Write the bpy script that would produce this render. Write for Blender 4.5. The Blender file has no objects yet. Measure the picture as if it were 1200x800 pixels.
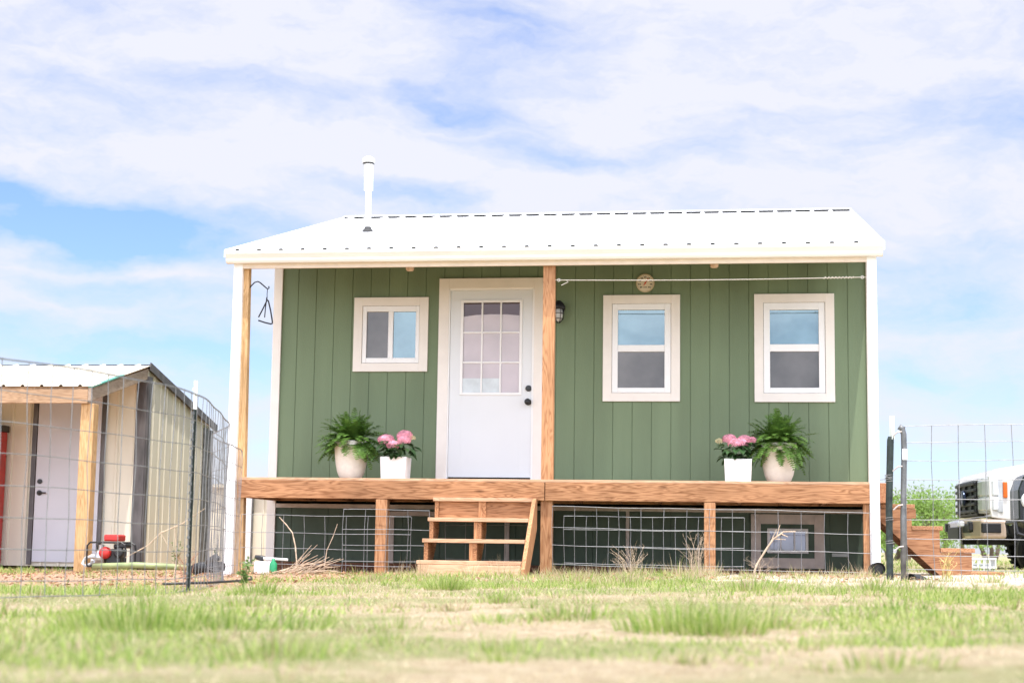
import bpy, bmesh, math, random
import numpy as np
from mathutils import Vector, Matrix, noise
random.seed(7); rng = np.random.default_rng(7)
S = bpy.context.scene
COL = S.collection
R = math.radians

# ------------------------------------------------------------------ camera
cam_d = bpy.data.cameras.new('camera'); cam = bpy.data.objects.new('camera', cam_d); COL.objects.link(cam)
CP = Vector((5.04134, -16.95789, -0.65908))
yaw, pitch, roll = -0.14589, 0.12646, 0.01436
fw = Vector((math.sin(yaw)*math.cos(pitch), math.cos(yaw)*math.cos(pitch), math.sin(pitch)))
rt = Vector((math.cos(yaw), -math.sin(yaw), 0)); up = rt.cross(fw)
r2 = rt*math.cos(roll)+up*math.sin(roll); u2 = up*math.cos(roll)-rt*math.sin(roll)
M = Matrix((( r2.x,u2.x,-fw.x,CP.x),(r2.y,u2.y,-fw.y,CP.y),(r2.z,u2.z,-fw.z,CP.z),(0,0,0,1)))
cam.matrix_world = M
cam_d.sensor_width = 36; cam_d.lens = 1892.9/1200*36
cam_d.clip_start = 0.05; cam_d.clip_end = 3000
cam_d.dof.use_dof = True; cam_d.dof.focus_distance = 15.6; cam_d.dof.aperture_fstop = 3.6
S.camera = cam

# ------------------------------------------------------------------ world
SUN = Vector((0.125, -0.26, 1.0)).normalized()
w = bpy.data.worlds.new("World"); S.world = w; w.use_nodes = True
nt = w.node_tree; N = nt.nodes; L = nt.links
for n in list(N): N.remove(n)
wo = N.new('ShaderNodeOutputWorld'); bg = N.new('ShaderNodeBackground'); L.new(bg.outputs[0], wo.inputs[0])
bg.inputs['Strength'].default_value = 0.1
sky = N.new('ShaderNodeTexSky'); sky.sky_type = 'NISHITA'; sky.sun_disc = False
sky.sun_elevation = math.asin(SUN.z); sky.sun_rotation = math.atan2(SUN.x, SUN.y)
sky.air_density = 1.0; sky.dust_density = 0.6; sky.ozone_density = 1.5
tc = N.new('ShaderNodeTexCoord')
def vm(op, a, b=None):
    n = N.new('ShaderNodeVectorMath'); n.operation = op
    for i, v in enumerate((a, b)):
        if v is None: continue
        if isinstance(v, (tuple, Vector)): n.inputs[i].default_value = v
        else: L.new(v, n.inputs[i])
    return n.outputs['Value'] if op in ('LENGTH', 'DOT_PRODUCT') else n.outputs[0]
def ma(op, a, b=None, clamp=False):
    n = N.new('ShaderNodeMath'); n.operation = op; n.use_clamp = clamp
    for i, v in enumerate((a, b)):
        if v is None: continue
        if isinstance(v, (int, float)): n.inputs[i].default_value = v
        else: L.new(v, n.inputs[i])
    return n.outputs[0]
def wnoise(scale, vec, det=6, rough=.55, dist=0):
    n = N.new('ShaderNodeTexNoise'); n.inputs['Scale'].default_value = scale; n.inputs['Detail'].default_value = det
    n.inputs['Roughness'].default_value = rough; n.inputs['Distortion'].default_value = dist
    L.new(vec, n.inputs['Vector']); return n
dirv = tc.outputs['Generated']
wn = wnoise(7, vm('MULTIPLY', dirv, (1, 1, 2.2)), 5, .6)
warp = vm('MULTIPLY', vm('SUBTRACT', wn.outputs['Color'], (.5, .5, .5)), (.16, .16, .07))
dw = vm('ADD', dirv, warp)
def pxdir(x, y):
    return (fw + r2*((x-600)/1892.9) + u2*((400-y)/1892.9)).normalized()
blue = None
# gaps in the cloud, as fixed directions in the sky: (direction from, half width, half height in radians, strength)
for (x, y, rx, ry, st) in ((30,256,130,24,1.15),(165,282,130,28,1.05),(280,270,60,16,.5),(640,178,110,22,.62),(545,130,70,25,.45),(330,95,100,28,.45),
        (560,30,110,50,.45),(470,218,90,14,.4),(40,395,160,30,.95),(170,350,120,18,.6),(1120,340,130,38,.62),(1060,440,110,36,.62),(1180,470,90,50,.6),
        (250,420,120,50,.8),(930,60,140,26,.1),(1160,215,110,10,.1),(900,130,120,14,.1),(640,390,300,50,.4),(330,510,80,40,.7),(1120,540,100,30,.75)):
    c0 = pxdir(x, y); h = Vector((c0.y, -c0.x, 0)).normalized(); v_ = h.cross(c0)
    # tilt: streaks fall slightly to the right
    h2 = (h*math.cos(.06)-v_*math.sin(.06)); v2 = (v_*math.cos(.06)+h*math.sin(.06))
    d = vm('SUBTRACT', dw, tuple(c0))
    a = ma('DIVIDE', vm('DOT_PRODUCT', d, tuple(h2)), rx/1892.9); b = ma('DIVIDE', vm('DOT_PRODUCT', d, tuple(v2)), ry/1892.9)
    e = ma('ADD', ma('MULTIPLY', a, a), ma('MULTIPLY', b, b))
    g = ma('MULTIPLY', ma('EXPONENT', ma('MULTIPLY', e, -0.9)), st)
    blue = g if blue is None else ma('MAXIMUM', blue, g)
fine = wnoise(9, vm('MULTIPLY', dw, (1, 1, 3.2)), 8, .62)
big = wnoise(1.6, vm('MULTIPLY', dirv, (1, 1, 2)), 4, .5)
infr = ma('EXPONENT', ma('MULTIPLY', ma('POWER', ma('SUBTRACT', 1.0, vm('DOT_PRODUCT', dirv, tuple(pxdir(600, 250)))), 2), -110))
gen = ma('MULTIPLY', ma('MULTIPLY', ma('SUBTRACT', big.outputs[0], .47), 5, True), ma('SUBTRACT', 1.0, infr))
ft = ma('ADD', ma('MULTIPLY', ma('SUBTRACT', fine.outputs[0], .5), 1.75), .0)
tot = ma('ADD', ma('MAXIMUM', blue, gen), ft)
tot = ma('ADD', tot, 0.03)
cf = ma('SUBTRACT', 1.0, ma('MULTIPLY', tot, 1.05, True), True)   # cloud cover
cl = N.new('ShaderNodeMix'); cl.data_type = 'RGBA'
L.new(cf, cl.inputs['Factor']); CLOUD = (3.72, 3.80, 4.22, 1)
sk2 = N.new('ShaderNodeMix'); sk2.data_type = 'RGBA'; sk2.blend_type = 'MULTIPLY'; sk2.inputs['Factor'].default_value = 1
L.new(sky.outputs[0], sk2.inputs[6]); sk2.inputs[7].default_value = (.66, .73, .96, 1)
# added fill: out-of-view clouds behind the camera brightened to light the porch front
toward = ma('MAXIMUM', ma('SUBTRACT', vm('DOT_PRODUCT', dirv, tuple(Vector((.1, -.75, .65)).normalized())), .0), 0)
fill_glow = ma('ADD', ma('MULTIPLY', toward, 3.7), 1.0)
cc_ = N.new('ShaderNodeVectorMath'); cc_.operation = 'SCALE'; cc_.inputs[0].default_value = CLOUD[:3]; L.new(fill_glow, cc_.inputs['Scale'])
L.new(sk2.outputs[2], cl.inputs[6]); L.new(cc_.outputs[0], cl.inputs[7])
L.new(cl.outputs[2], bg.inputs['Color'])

sun_d = bpy.data.lights.new('sun', 'SUN'); sun_d.energy = 2.3; sun_d.angle = R(.53); sun_d.color = (1, .955, .89)
sun = bpy.data.objects.new('sun', sun_d); COL.objects.link(sun); sun.location = (0, -10, 20)
sun.rotation_euler = SUN.to_track_quat('Z', 'Y').to_euler()
S.view_settings.view_transform = 'Standard'; S.view_settings.look = 'None'; S.view_settings.gamma = 1
S.view_settings.exposure = 1.25
S.render.engine = 'CYCLES'
S.cycles.max_bounces = 8; S.cycles.diffuse_bounces = 5; S.cycles.transparent_max_bounces = 12

# ------------------------------------------------------------------ materials
MATS = {}
def mat(name, col, rough=.6, metal=0.0, var=0.12, scale=8, bump=0.0, bscale=60, spec=.5, coord='Object', stretch=(1,1,1), col2=None, coat=0):
    if name in MATS: return MATS[name]
    m = bpy.data.materials.new(name); m.use_nodes = True; t = m.node_tree; n = t.nodes; l = t.links
    p = n['Principled BSDF']; p.inputs['Roughness'].default_value = rough; p.inputs['Metallic'].default_value = metal
    p.inputs['Specular IOR Level'].default_value = spec; p.inputs['Coat Weight'].default_value = coat
    tcn = n.new('ShaderNodeTexCoord'); mp = n.new('ShaderNodeMapping'); mp.inputs['Scale'].default_value = stretch
    l.new(tcn.outputs[coord], mp.inputs[0])
    nz = n.new('ShaderNodeTexNoise'); nz.inputs['Scale'].default_value = scale; nz.inputs['Detail'].default_value = 6
    l.new(mp.outputs[0], nz.inputs['Vector'])
    cr = n.new('ShaderNodeValToRGB'); l.new(nz.outputs[0], cr.inputs[0])
    c2 = col2 if col2 else tuple(c*(1-var*1.6) for c in col)
    cr.color_ramp.elements[0].position = .3; cr.color_ramp.elements[1].position = .68
    cr.color_ramp.elements[0].color = (*c2, 1); cr.color_ramp.elements[1].color = (*[min(1, c*(1+var*.5)) for c in col], 1)
    l.new(cr.outputs[0], p.inputs['Base Color'])
    if bump:
        nb = n.new('ShaderNodeTexNoise'); nb.inputs['Scale'].default_value = bscale; nb.inputs['Detail'].default_value = 5
        l.new(mp.outputs[0], nb.inputs['Vector'])
        b = n.new('ShaderNodeBump'); b.inputs['Strength'].default_value = bump; b.inputs['Distance'].default_value = .01
        l.new(nb.outputs[0], b.inputs['Height']); l.new(b.outputs[0], p.inputs['Normal'])
    MATS[name] = m; return m

def wood(name, light, dark, axis, knots=.5, rough=.75):
    if name in MATS: return MATS[name]
    m = bpy.data.materials.new(name); m.use_nodes = True; t = m.node_tree; n = t.nodes; l = t.links
    p = n['Principled BSDF']; p.inputs['Roughness'].default_value = rough; p.inputs['Specular IOR Level'].default_value = .25
    tcn = n.new('ShaderNodeTexCoord')
    oi = n.new('ShaderNodeObjectInfo')
    add = n.new('ShaderNodeVectorMath'); add.operation = 'ADD'; l.new(tcn.outputs['Object'], add.inputs[0])
    sc = n.new('ShaderNodeVectorMath'); sc.operation = 'SCALE'; sc.inputs[0].default_value = (7.3, 5.1, 9.7); l.new(oi.outputs['Random'], sc.inputs['Scale'])
    l.new(sc.outputs[0], add.inputs[1])
    mp = n.new('ShaderNodeMapping'); s = [1.0, 1.0, 1.0]; s['xyz'.index(axis)] = .09; mp.inputs['Scale'].default_value = s
    l.new(add.outputs[0], mp.inputs[0])
    n1 = n.new('ShaderNodeTexNoise'); n1.inputs['Scale'].default_value = 13; n1.inputs['Detail'].default_value = 3; n1.inputs['Distortion'].default_value = .6
    l.new(mp.outputs[0], n1.inputs['Vector'])
    mu = n.new('ShaderNodeMath'); mu.operation = 'MULTIPLY'; mu.inputs[1].default_value = 11; l.new(n1.outputs[0], mu.inputs[0])
    fr = n.new('ShaderNodeMath'); fr.operation = 'PINGPONG'; fr.inputs[1].default_value = .5; l.new(mu.outputs[0], fr.inputs[0])
    n2 = n.new('ShaderNodeTexNoise'); n2.inputs['Scale'].default_value = 70; n2.inputs['Detail'].default_value = 4; l.new(mp.outputs[0], n2.inputs['Vector'])
    mix = n.new('ShaderNodeMath'); mix.operation = 'MULTIPLY_ADD'; l.new(fr.outputs[0], mix.inputs[0]); mix.inputs[1].default_value = .9
    m2 = n.new('ShaderNodeMath'); m2.operation = 'MULTIPLY'; m2.inputs[1].default_value = .55; l.new(n2.outputs[0], m2.inputs[0]); l.new(m2.outputs[0], mix.inputs[2])
    cr = n.new('ShaderNodeValToRGB'); e = cr.color_ramp.elements; e[0].position = .2; e[0].color = (*dark, 1); e[1].position = .62; e[1].color = (*light, 1)
    l.new(mix.outputs[0], cr.inputs[0])
    # knots
    mk = n.new('ShaderNodeMapping'); s = [1.0, 1.0, 1.0]; s['xyz'.index(axis)] = .35; mk.inputs['Scale'].default_value = s; l.new(add.outputs[0], mk.inputs[0])
    v = n.new('ShaderNodeTexVoronoi'); v.inputs['Scale'].default_value = 5.5; l.new(mk.outputs[0], v.inputs['Vector'])
    kr = n.new('ShaderNodeValToRGB'); k = kr.color_ramp.elements; k[0].position = .05; k[0].color = (1, 1, 1, 1); k[1].position = .13; k[1].color = (0, 0, 0, 1); l.new(v.outputs['Distance'], kr.inputs[0])
    km = n.new('ShaderNodeMath'); km.operation = 'MULTIPLY'; km.inputs[1].default_value = knots; l.new(kr.outputs[0], km.inputs[0])
    # broad weathering
    n3 = n.new('ShaderNodeTexNoise'); n3.inputs['Scale'].default_value = 1.7; n3.inputs['Detail'].default_value = 5; l.new(add.outputs[0], n3.inputs['Vector'])
    wr = n.new('ShaderNodeMapRange'); wr.inputs[1].default_value = .3; wr.inputs[2].default_value = .7; wr.inputs[3].default_value = .72; wr.inputs[4].default_value = 1.12; l.new(n3.outputs[0], wr.inputs[0])
    mm = n.new('ShaderNodeMix'); mm.data_type = 'RGBA'; l.new(km.outputs[0], mm.inputs['Factor']); l.new(cr.outputs[0], mm.inputs[6]); mm.inputs[7].default_value = (dark[0]*.35, dark[1]*.3, dark[2]*.3, 1)
    ms = n.new('ShaderNodeVectorMath'); ms.operation = 'SCALE'; l.new(mm.outputs[2], ms.inputs[0]); l.new(wr.outputs[0], ms.inputs['Scale'])
    l.new(ms.outputs[0], p.inputs['Base Color'])
    b = n.new('ShaderNodeBump'); b.inputs['Strength'].default_value = .35; b.inputs['Distance'].default_value = .004
    l.new(mix.outputs[0], b.inputs['Height']); l.new(b.outputs[0], p.inputs['Normal'])
    MATS[name] = m; return m

DL, DD = (.46, .235, .115), (.20, .082, .032)
wx, wy, wz = wood('deck_wood_x', DL, DD, 'x', .7), wood('deck_wood_y', DL, DD, 'y'), wood('deck_wood_z', (.55, .29, .145), (.34, .15, .065), 'z')
treadw = wood('tread_wood', (.62, .40, .25), (.46, .26, .15), 'x', .3)
plyw = wood('plywood', (.66, .45, .28), (.52, .32, .19), 'x', .15)
yw = wood('yellow_wood_z', (.62, .40, .20), (.42, .24, .10), 'z', .5)
gw = wood('weathered_wood', (.50, .33, .20), (.30, .18, .10), 'x', .5)
gwy = wood('weathered_wood_y', (.46, .36, .27), (.30, .22, .16), 'y', .3)
ceilw = wood('ceiling_wood', (.20, .095, .035), (.12, .05, .018), 'x', .5)
dsill = wood('dark_sill', (.16, .07, .04), (.07, .03, .02), 'x')
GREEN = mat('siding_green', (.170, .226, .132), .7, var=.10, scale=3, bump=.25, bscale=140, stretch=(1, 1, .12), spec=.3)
TRIM = mat('trim_cream', (.80, .745, .675), .55, var=.03, scale=6, bump=.05)
WHT = mat('white_metal', (.83, .83, .82), .35, var=.03, scale=3, spec=.5)
ROOFW = mat('roof_white', (.84, .85, .86), .35, var=.03, scale=1.5, spec=.5)
GUT = mat('gutter_white', (.80, .77, .70), .4, var=.05, scale=2, stretch=(1, 1, 6))
DOORW = mat('door_white', (.70, .715, .72), .4, var=.02, scale=2)
VIN = mat('vinyl_white', (.82, .81, .79), .35, var=.02)
BLK = mat('black_metal', (.012, .012, .012), .4, var=.2)
FOAM = mat('black_foam', (.01, .01, .01), .95)
BLKP = mat('black_plastic', (.018, .018, .019), .45, var=.3, scale=14)
WIRE = mat('galvanised_wire', (.27, .27, .27), .5, .5, var=.2, scale=15)
GALV = mat('galvanised_steel', (.20, .205, .205), .5, .6, var=.3, scale=12, bump=.1)
POSTG = mat('tpost_green', (.02, .035, .03), .6, var=.5, scale=20, bump=.2)
CREAM = mat('shed_cream', (.77, .72, .58), .45, var=.06, scale=2.5, stretch=(1, 1, .3))
CREAMR = mat('shed_roof_cream', (.72, .66, .53), .45, var=.05, scale=2)
SHTRIM = mat('shed_dark_trim', (.125, .115, .115), .45, var=.35, scale=9, stretch=(1, 1, .3))
SHDOOR = mat('shed_door', (.62, .62, .66), .45, var=.04, scale=2)
REDP = mat('red_paint', (.55, .03, .025), .35, var=.15)
TERRA = mat('planter_cream', (.76, .725, .66), .7, var=.05, scale=25, bump=.12, bscale=180)
CERA = mat('planter_white', (.83, .83, .84), .3, var=.02)
SOIL = mat('potting_soil', (.03, .02, .013), .95, bump=.6, bscale=90, var=.4)
ROPE = mat('white_cord', (.75, .70, .62), .8, var=.1, scale=60)
RUST = mat('dark_iron', (.03, .03, .035), .6, .4, var=.4, scale=30)
RUB = mat('rubber_boot', (.05, .05, .05), .8, bump=.3, bscale=60)
SILV = mat('cast_aluminium', (.55, .55, .55), .35, .85, var=.2)
TPAINT = mat('truck_paint', (.80, .77, .72), .18, var=.02, coat=.8)
TYRE = mat('tyre_rubber', (.02, .02, .02), .85, bump=.5, bscale=40, var=.4)
MUD = mat('muddy_rim', (.22, .13, .09), .7, var=.4, scale=14)
CHROME = mat('chrome', (.75, .70, .65), .22, .95, var=.05)
LENS = mat('lamp_lens', (.72, .73, .74), .2, var=.1, spec=.9, coat=1)
AMBER = mat('amber_lens', (.75, .16, .03), .2, var=.1)
GREYP = mat('plate_grey', (.35, .37, .35), .5)
VENTG = mat('vent_frame_grey', (.45, .385, .34), .65, var=.1, scale=12)
GRNP = mat('green_plastic', (.02, .30, .12), .4)
HOSE = mat('green_hose', (.30, .36, .16), .5, var=.2)

def glass(name, refl, tint, base):
    m = bpy.data.materials.new(name); m.use_nodes = True; t = m.node_tree; n = t.nodes; l = t.links
    n.remove(n['Principled BSDF']); out = [x for x in n if x.type == 'OUTPUT_MATERIAL'][0]
    g = n.new('ShaderNodeBsdfGlossy'); g.inputs['Roughness'].default_value = .015; g.inputs['Color'].default_value = (*tint, 1)
    d = n.new('ShaderNodeBsdfDiffuse')
    tcn = n.new('ShaderNodeTexCoord'); nz = n.new('ShaderNodeTexNoise'); nz.inputs['Scale'].default_value = 2.2; nz.inputs['Detail'].default_value = 3; l.new(tcn.outputs['Object'], nz.inputs[0])
    cr = n.new('ShaderNodeValToRGB'); cr.color_ramp.elements[0].position = .3; cr.color_ramp.elements[1].position = .7
    cr.color_ramp.elements[0].color = (*[c*.55 for c in base], 1); cr.color_ramp.elements[1].color = (*[c*1.4 for c in base], 1); l.new(nz.outputs[0], cr.inputs[0]); l.new(cr.outputs[0], d.inputs[0])
    b = n.new('ShaderNodeBump'); b.inputs['Strength'].default_value = .03; b.inputs['Distance'].default_value = .01
    nb = n.new('ShaderNodeTexNoise'); nb.inputs['Scale'].default_value = 3; l.new(tcn.outputs['Object'], nb.inputs[0]); l.new(nb.outputs[0], b.inputs['Height']); l.new(b.outputs[0], g.inputs['Normal'])
    mx = n.new('ShaderNodeMixShader'); mx.inputs[0].default_value = refl; l.new(d.outputs[0], mx.inputs[1]); l.new(g.outputs[0], mx.inputs[2]); l.new(mx.outputs[0], out.inputs[0])
    return m
G_BLUE = glass('pane_bare', .17, (.60, .78, .86), (.10, .17, .20))
G_DARK = glass('pane_screened', .06, (.85, .85, .85), (.10, .095, .09))
G_DOOR = glass('pane_curtained', .04, (.86, .76, .80), (.05, .03, .025))
G_DIM = glass('pane_dim', .1, (.8, .85, 1), (.16, .16, .17))

def leafmat(name, col, trans=.35, rough=.5, var=.35, attr=False):
    m = bpy.data.materials.new(name); m.use_nodes = True; t = m.node_tree; n = t.nodes; l = t.links
    n.remove(n['Principled BSDF']); out = [x for x in n if x.type == 'OUTPUT_MATERIAL'][0]
    p = n.new('ShaderNodeBsdfPrincipled'); p.inputs['Roughness'].default_value = rough; p.inputs['Specular IOR Level'].default_value = .3
    tr = n.new('ShaderNodeBsdfTranslucent'); mx = n.new('ShaderNodeMixShader'); mx.inputs[0].default_value = trans
    if attr:
        a = n.new('ShaderNodeAttribute'); a.attribute_name = 'Col'; src = a.outputs['Color']
    else:
        tcn = n.new('ShaderNodeTexCoord'); nz = n.new('ShaderNodeTexNoise'); nz.inputs['Scale'].default_value = 22; l.new(tcn.outputs['Object'], nz.inputs[0])
        cr = n.new('ShaderNodeValToRGB'); cr.color_ramp.elements[0].position = .35; cr.color_ramp.elements[1].position = .65
        cr.color_ramp.elements[0].color = (*[c*(1-var) for c in col], 1); cr.color_ramp.elements[1].color = (*[c*(1+var) for c in col], 1)
        l.new(nz.outputs[0], cr.inputs[0]); src = cr.outputs[0]
    l.new(src, p.inputs['Base Color']); l.new(src, tr.inputs[0])
    l.new(p.outputs[0], mx.inputs[1]); l.new(tr.outputs[0], mx.inputs[2]); l.new(mx.outputs[0], out.inputs[0])
    return m
FERN = leafmat('fern_leaf', (.10, .20, .035)); HLEAF = leafmat('hydrangea_leaf', (.03, .075, .022), .2)
PINK = leafmat('pink_petal', (.86, .38, .48), .3, .6, .35); PALEP = leafmat('pale_petal', (.70, .62, .36), .25)
GRASS = leafmat('grass_blade', (.1, .2, .05), .5, .6, attr=True)
TREEL = leafmat('mesquite_leaf', (.19, .30, .06), .4, .6, .3)
STRAW = leafmat('dry_stalk', (.60, .47, .34), .2, .7, .25)
WEED = leafmat('weed_leaf', (.12, .2, .05), .35)

# ------------------------------------------------------------------ builders
class MB:
    def __init__(s): s.v = []; s.f = []
    def add(s, vs, fs):
        o = len(s.v); s.v += [tuple(a) for a in vs]; s.f += [tuple(i+o for i in f) for f in fs]; return s
    def box(s, x0, x1, y0, y1, z0, z1):
        return s.add([(x0,y0,z0),(x1,y0,z0),(x1,y1,z0),(x0,y1,z0),(x0,y0,z1),(x1,y0,z1),(x1,y1,z1),(x0,y1,z1)],
                     [(0,3,2,1),(4,5,6,7),(0,1,5,4),(1,2,6,5),(2,3,7,6),(3,0,4,7)])
    def obox(s, c, ax, ay, az, hx, hy, hz):
        c, ax, ay, az = Vector(c), Vector(ax).normalized(), Vector(ay).normalized(), Vector(az).normalized()
        vs = [c+ax*(hx*i)+ay*(hy*j)+az*(hz*k) for k in (-1, 1) for (i, j) in ((-1,-1),(1,-1),(1,1),(-1,1))]
        return s.add(vs, [(0,3,2,1),(4,5,6,7),(0,1,5,4),(1,2,6,5),(2,3,7,6),(3,0,4,7)])
    def prism(s, poly, axis, a, b):
        n = len(poly)
        def P(p, t): return {'x': (t, p[0], p[1]), 'y': (p[0], t, p[1]), 'z': (p[0], p[1], t)}[axis]
        vs = [P(p, a) for p in poly]+[P(p, b) for p in poly]
        return s.add(vs, [tuple(range(n)), tuple(range(2*n-1, n-1, -1))]+[(i, i+n, (i+1) % n+n, (i+1) % n) for i in range(n)])
    def tube(s, path, r, n=6, cap=True):
        path = [Vector(p) for p in path]; rs = r if isinstance(r, (list, tuple)) else [r]*len(path)
        rings = []; ref = None
        for i, p in enumerate(path):
            t = (path[min(i+1, len(path)-1)]-path[max(i-1, 0)]).normalized()
            if ref is None: ref = t.orthogonal().normalized()
            ref = (ref-t*ref.dot(t))
            ref = ref.normalized() if ref.length > 1e-6 else t.orthogonal().normalized()
            b = t.cross(ref); rings.append([p+(ref*math.cos(6.28319*k/n)+b*math.sin(6.28319*k/n))*rs[i] for k in range(n)])
        vs = [q for g in rings for q in g]; fs = []
        for i in range(len(path)-1):
            for k in range(n): fs.append((i*n+k, i*n+(k+1) % n, (i+1)*n+(k+1) % n, (i+1)*n+k))
        if cap: fs += [tuple(range(n-1, -1, -1)), tuple(range((len(path)-1)*n, len(path)*n))]
        return s.add(vs, fs)
    def lathe(s, prof, c, n=32, axis='z', capb=True):
        vs = []; fs = []
        for (r, h) in prof:
            for k in range(n):
                a = 2*math.pi*k/n; x, y = r*math.cos(a), r*math.sin(a)
                vs.append({'z': (c[0]+x, c[1]+y, c[2]+h), 'y': (c[0]+x, c[1]+h, c[2]+y), 'x': (c[0]+h, c[1]+x, c[2]+y)}[axis])
        for i in range(len(prof)-1):
            for k in range(n): fs.append((i*n+k, i*n+(k+1) % n, (i+1)*n+(k+1) % n, (i+1)*n+k))
        if capb: fs += [tuple(range(n-1, -1, -1)), tuple(range((len(prof)-1)*n, len(prof)*n))]
        return s.add(vs, fs)
    def build(s, name, m, parent=None, off=None, bevel=0, smooth=False, subsurf=0, local=False):
        me = bpy.data.meshes.new(name); me.from_pydata(s.v, [], s.f); me.update()
        if not local:
            o_ = Vector(off) if off is not None else (root_loc(parent) if parent else Vector((0, 0, 0)))
            if o_.length: me.transform(Matrix.Translation(-o_))
        bm = bmesh.new(); bm.from_mesh(me); bmesh.ops.recalc_face_normals(bm, faces=bm.faces); bm.to_mesh(me); bm.free()
        me.materials.append(m)
        o = bpy.data.objects.new(name, me); COL.objects.link(o)
        if parent: o.parent = parent
        elif off is not None: o.location = off
        if smooth:
            for p in me.polygons: p.use_smooth = True
        if bevel:
            b = o.modifiers.new('bevel', 'BEVEL'); b.width = bevel; b.segments = 2; b.limit_method = 'ANGLE'; b.angle_limit = R(40)
        if subsurf:
            q = o.modifiers.new('sub', 'SUBSURF'); q.levels = q.render_levels = subsurf
        return o
def root_loc(o):
    v = Vector((0, 0, 0))
    while o: v += Vector(o.location); o = o.parent
    return v
def tag(o, label=None, cat=None, group=None, kind=None):
    if label: o['label'] = label
    if cat: o['category'] = cat
    if group: o['group'] = group
    if kind: o['kind'] = kind
    return o
def thing(name, loc, label, cat, group=None):
    o = bpy.data.objects.new(name, None); COL.objects.link(o); o.location = loc; o.empty_display_size = .2
    return tag(o, label, cat, group)
def one(mb, name, m, loc, label, cat, group=None, **k):
    return tag(mb.build(name, m, None, off=loc, **k), label, cat, group)
def kids(o): return [c for c in bpy.data.objects if c.parent == o]
def copy_tree(o, parent=None):
    ch = kids(o); c = o.copy(); COL.objects.link(c); c.parent = parent
    for k in ch: copy_tree(k, c)
    return c

def ribsheet(mb, length, pitch, rw, rh, fn, phase=0.0):
    """fn(s, t, h): s along the ribs' row, t 0..1 along a rib, h = height off the sheet"""
    prof = [(0, 0)]; s = pitch*.5-phase
    while s < length-rw:
        if s-rw*.5 > prof[-1][0]: prof += [(s-rw*.5, 0), (s-rw*.25, rh), (s+rw*.25, rh), (s+rw*.5, 0)]
        s += pitch
    prof.append((length, 0)); n = len(prof); cen = [(prof[i][0]+prof[i+1][0])/2 for i in range(n-1) if prof[i][1] > 0 and prof[i+1][1] > 0]
    vs = [fn(a, 0, h) for a, h in prof]+[fn(a, 1, h) for a, h in prof]
    mb.add(vs, [(i, i+1, i+1+n, i+n) for i in range(n-1)]); return cen

def gz(x, y):
    b = -.972+.0155*max(-2, min(9, x))
    return b+.018*noise.noise(Vector((x*.7, y*.7, 3)))+.01*noise.noise(Vector((x*2.3, y*2.3, 9)))

# ================================================================== GROUND
def axis_pts(a, b, fine, outer):
    pts = list(np.arange(a, b+1e-6, fine)); st = fine
    lo, hi = a, b
    while hi < outer: st *= 1.45; hi += st; lo -= st; pts += [hi]; pts.insert(0, lo)
    return pts
xs = axis_pts(-6, 11, .22, 1500); ys = axis_pts(-19, 7, .22, 1500)
gv = []
for y in ys:
    for x in xs:
        far = max(abs(x-3), abs(y+6)); z = gz(x, y)
        if far > 30: z = -.98
        gv.append((x, y, z))
nx = len(xs)
gf = [(j*nx+i, j*nx+i+1, (j+1)*nx+i+1, (j+1)*nx+i) for j in range(len(ys)-1) for i in range(nx-1)]
gm = bpy.data.materials.new('ground_soil'); gm.use_nodes = True; t = gm.node_tree; n = t.nodes; l = t.links; p = n['Principled BSDF']
p.inputs['Roughness'].default_value = .95; p.inputs['Specular IOR Level'].default_value = .1
tcn = n.new('ShaderNodeTexCoord')
def gn(scale, det=6, rough=.6):
    q = n.new('ShaderNodeTexNoise'); q.inputs['Scale'].default_value = scale; q.inputs['Detail'].default_value = det; q.inputs['Roughness'].default_value = rough
    l.new(tcn.outputs['Object'], q.inputs[0]); return q.outputs[0]
def ramp(src, stops):
    c = n.new('ShaderNodeValToRGB'); l.new(src, c.inputs[0]); e = c.color_ramp.elements
    while len(e) < len(stops): e.new(.5)
    for i, (pp, cc) in enumerate(stops): e[i].position = pp; e[i].color = (*cc, 1)
    return c.outputs[0]
base = ramp(gn(14, 8, .7), [(.3, (.26, .195, .12)), (.5, (.42, .34, .225)), (.7, (.51, .43, .305))])
grn = ramp(gn(30, 6), [(.3, (.17, .19, .07)), (.7, (.32, .32, .15))])
msk = ramp(gn(.9, 5, .6), [(.44, (0, 0, 0)), (.56, (1, 1, 1))])
mx = n.new('ShaderNodeMix'); mx.data_type = 'RGBA'; l.new(msk, mx.inputs['Factor']); l.new(base, mx.inputs[6]); l.new(grn, mx.inputs[7])
# bare reddish dirt by the left fence and pale sandy strip by the right one
sp = n.new('ShaderNodeSeparateXYZ'); l.new(tcn.outputs['Object'], sp.inputs[0])
def mr(src, a, b, c=0, d=1):
    q = n.new('ShaderNodeMapRange'); q.inputs[1].default_value = a; q.inputs[2].default_value = b; q.inputs[3].default_value = c; q.inputs[4].default_value = d; l.new(src, q.inputs[0]); return q.outputs[0]
def mul(a, b):
    q = n.new('ShaderNodeMath'); q.operation = 'MULTIPLY'; l.new(a, q.inputs[0]); l.new(b, q.inputs[1]); return q.outputs[0]
nzed = n.new('ShaderNodeMath'); nzed.operation = 'MULTIPLY_ADD'; l.new(gn(1.3, 4), nzed.inputs[0]); nzed.inputs[1].default_value = 2.0; l.new(sp.outputs['X'], nzed.inputs[2])
nyed = n.new('ShaderNodeMath'); nyed.operation = 'MULTIPLY_ADD'; l.new(gn(1.7, 4), nyed.inputs[0]); nyed.inputs[1].default_value = 1.6; l.new(sp.outputs['Y'], nyed.inputs[2])
dirt = mul(mr(nzed.outputs[0], 3.2, 2.4), mr(nyed.outputs[0], -7.0, -6.0))
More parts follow.
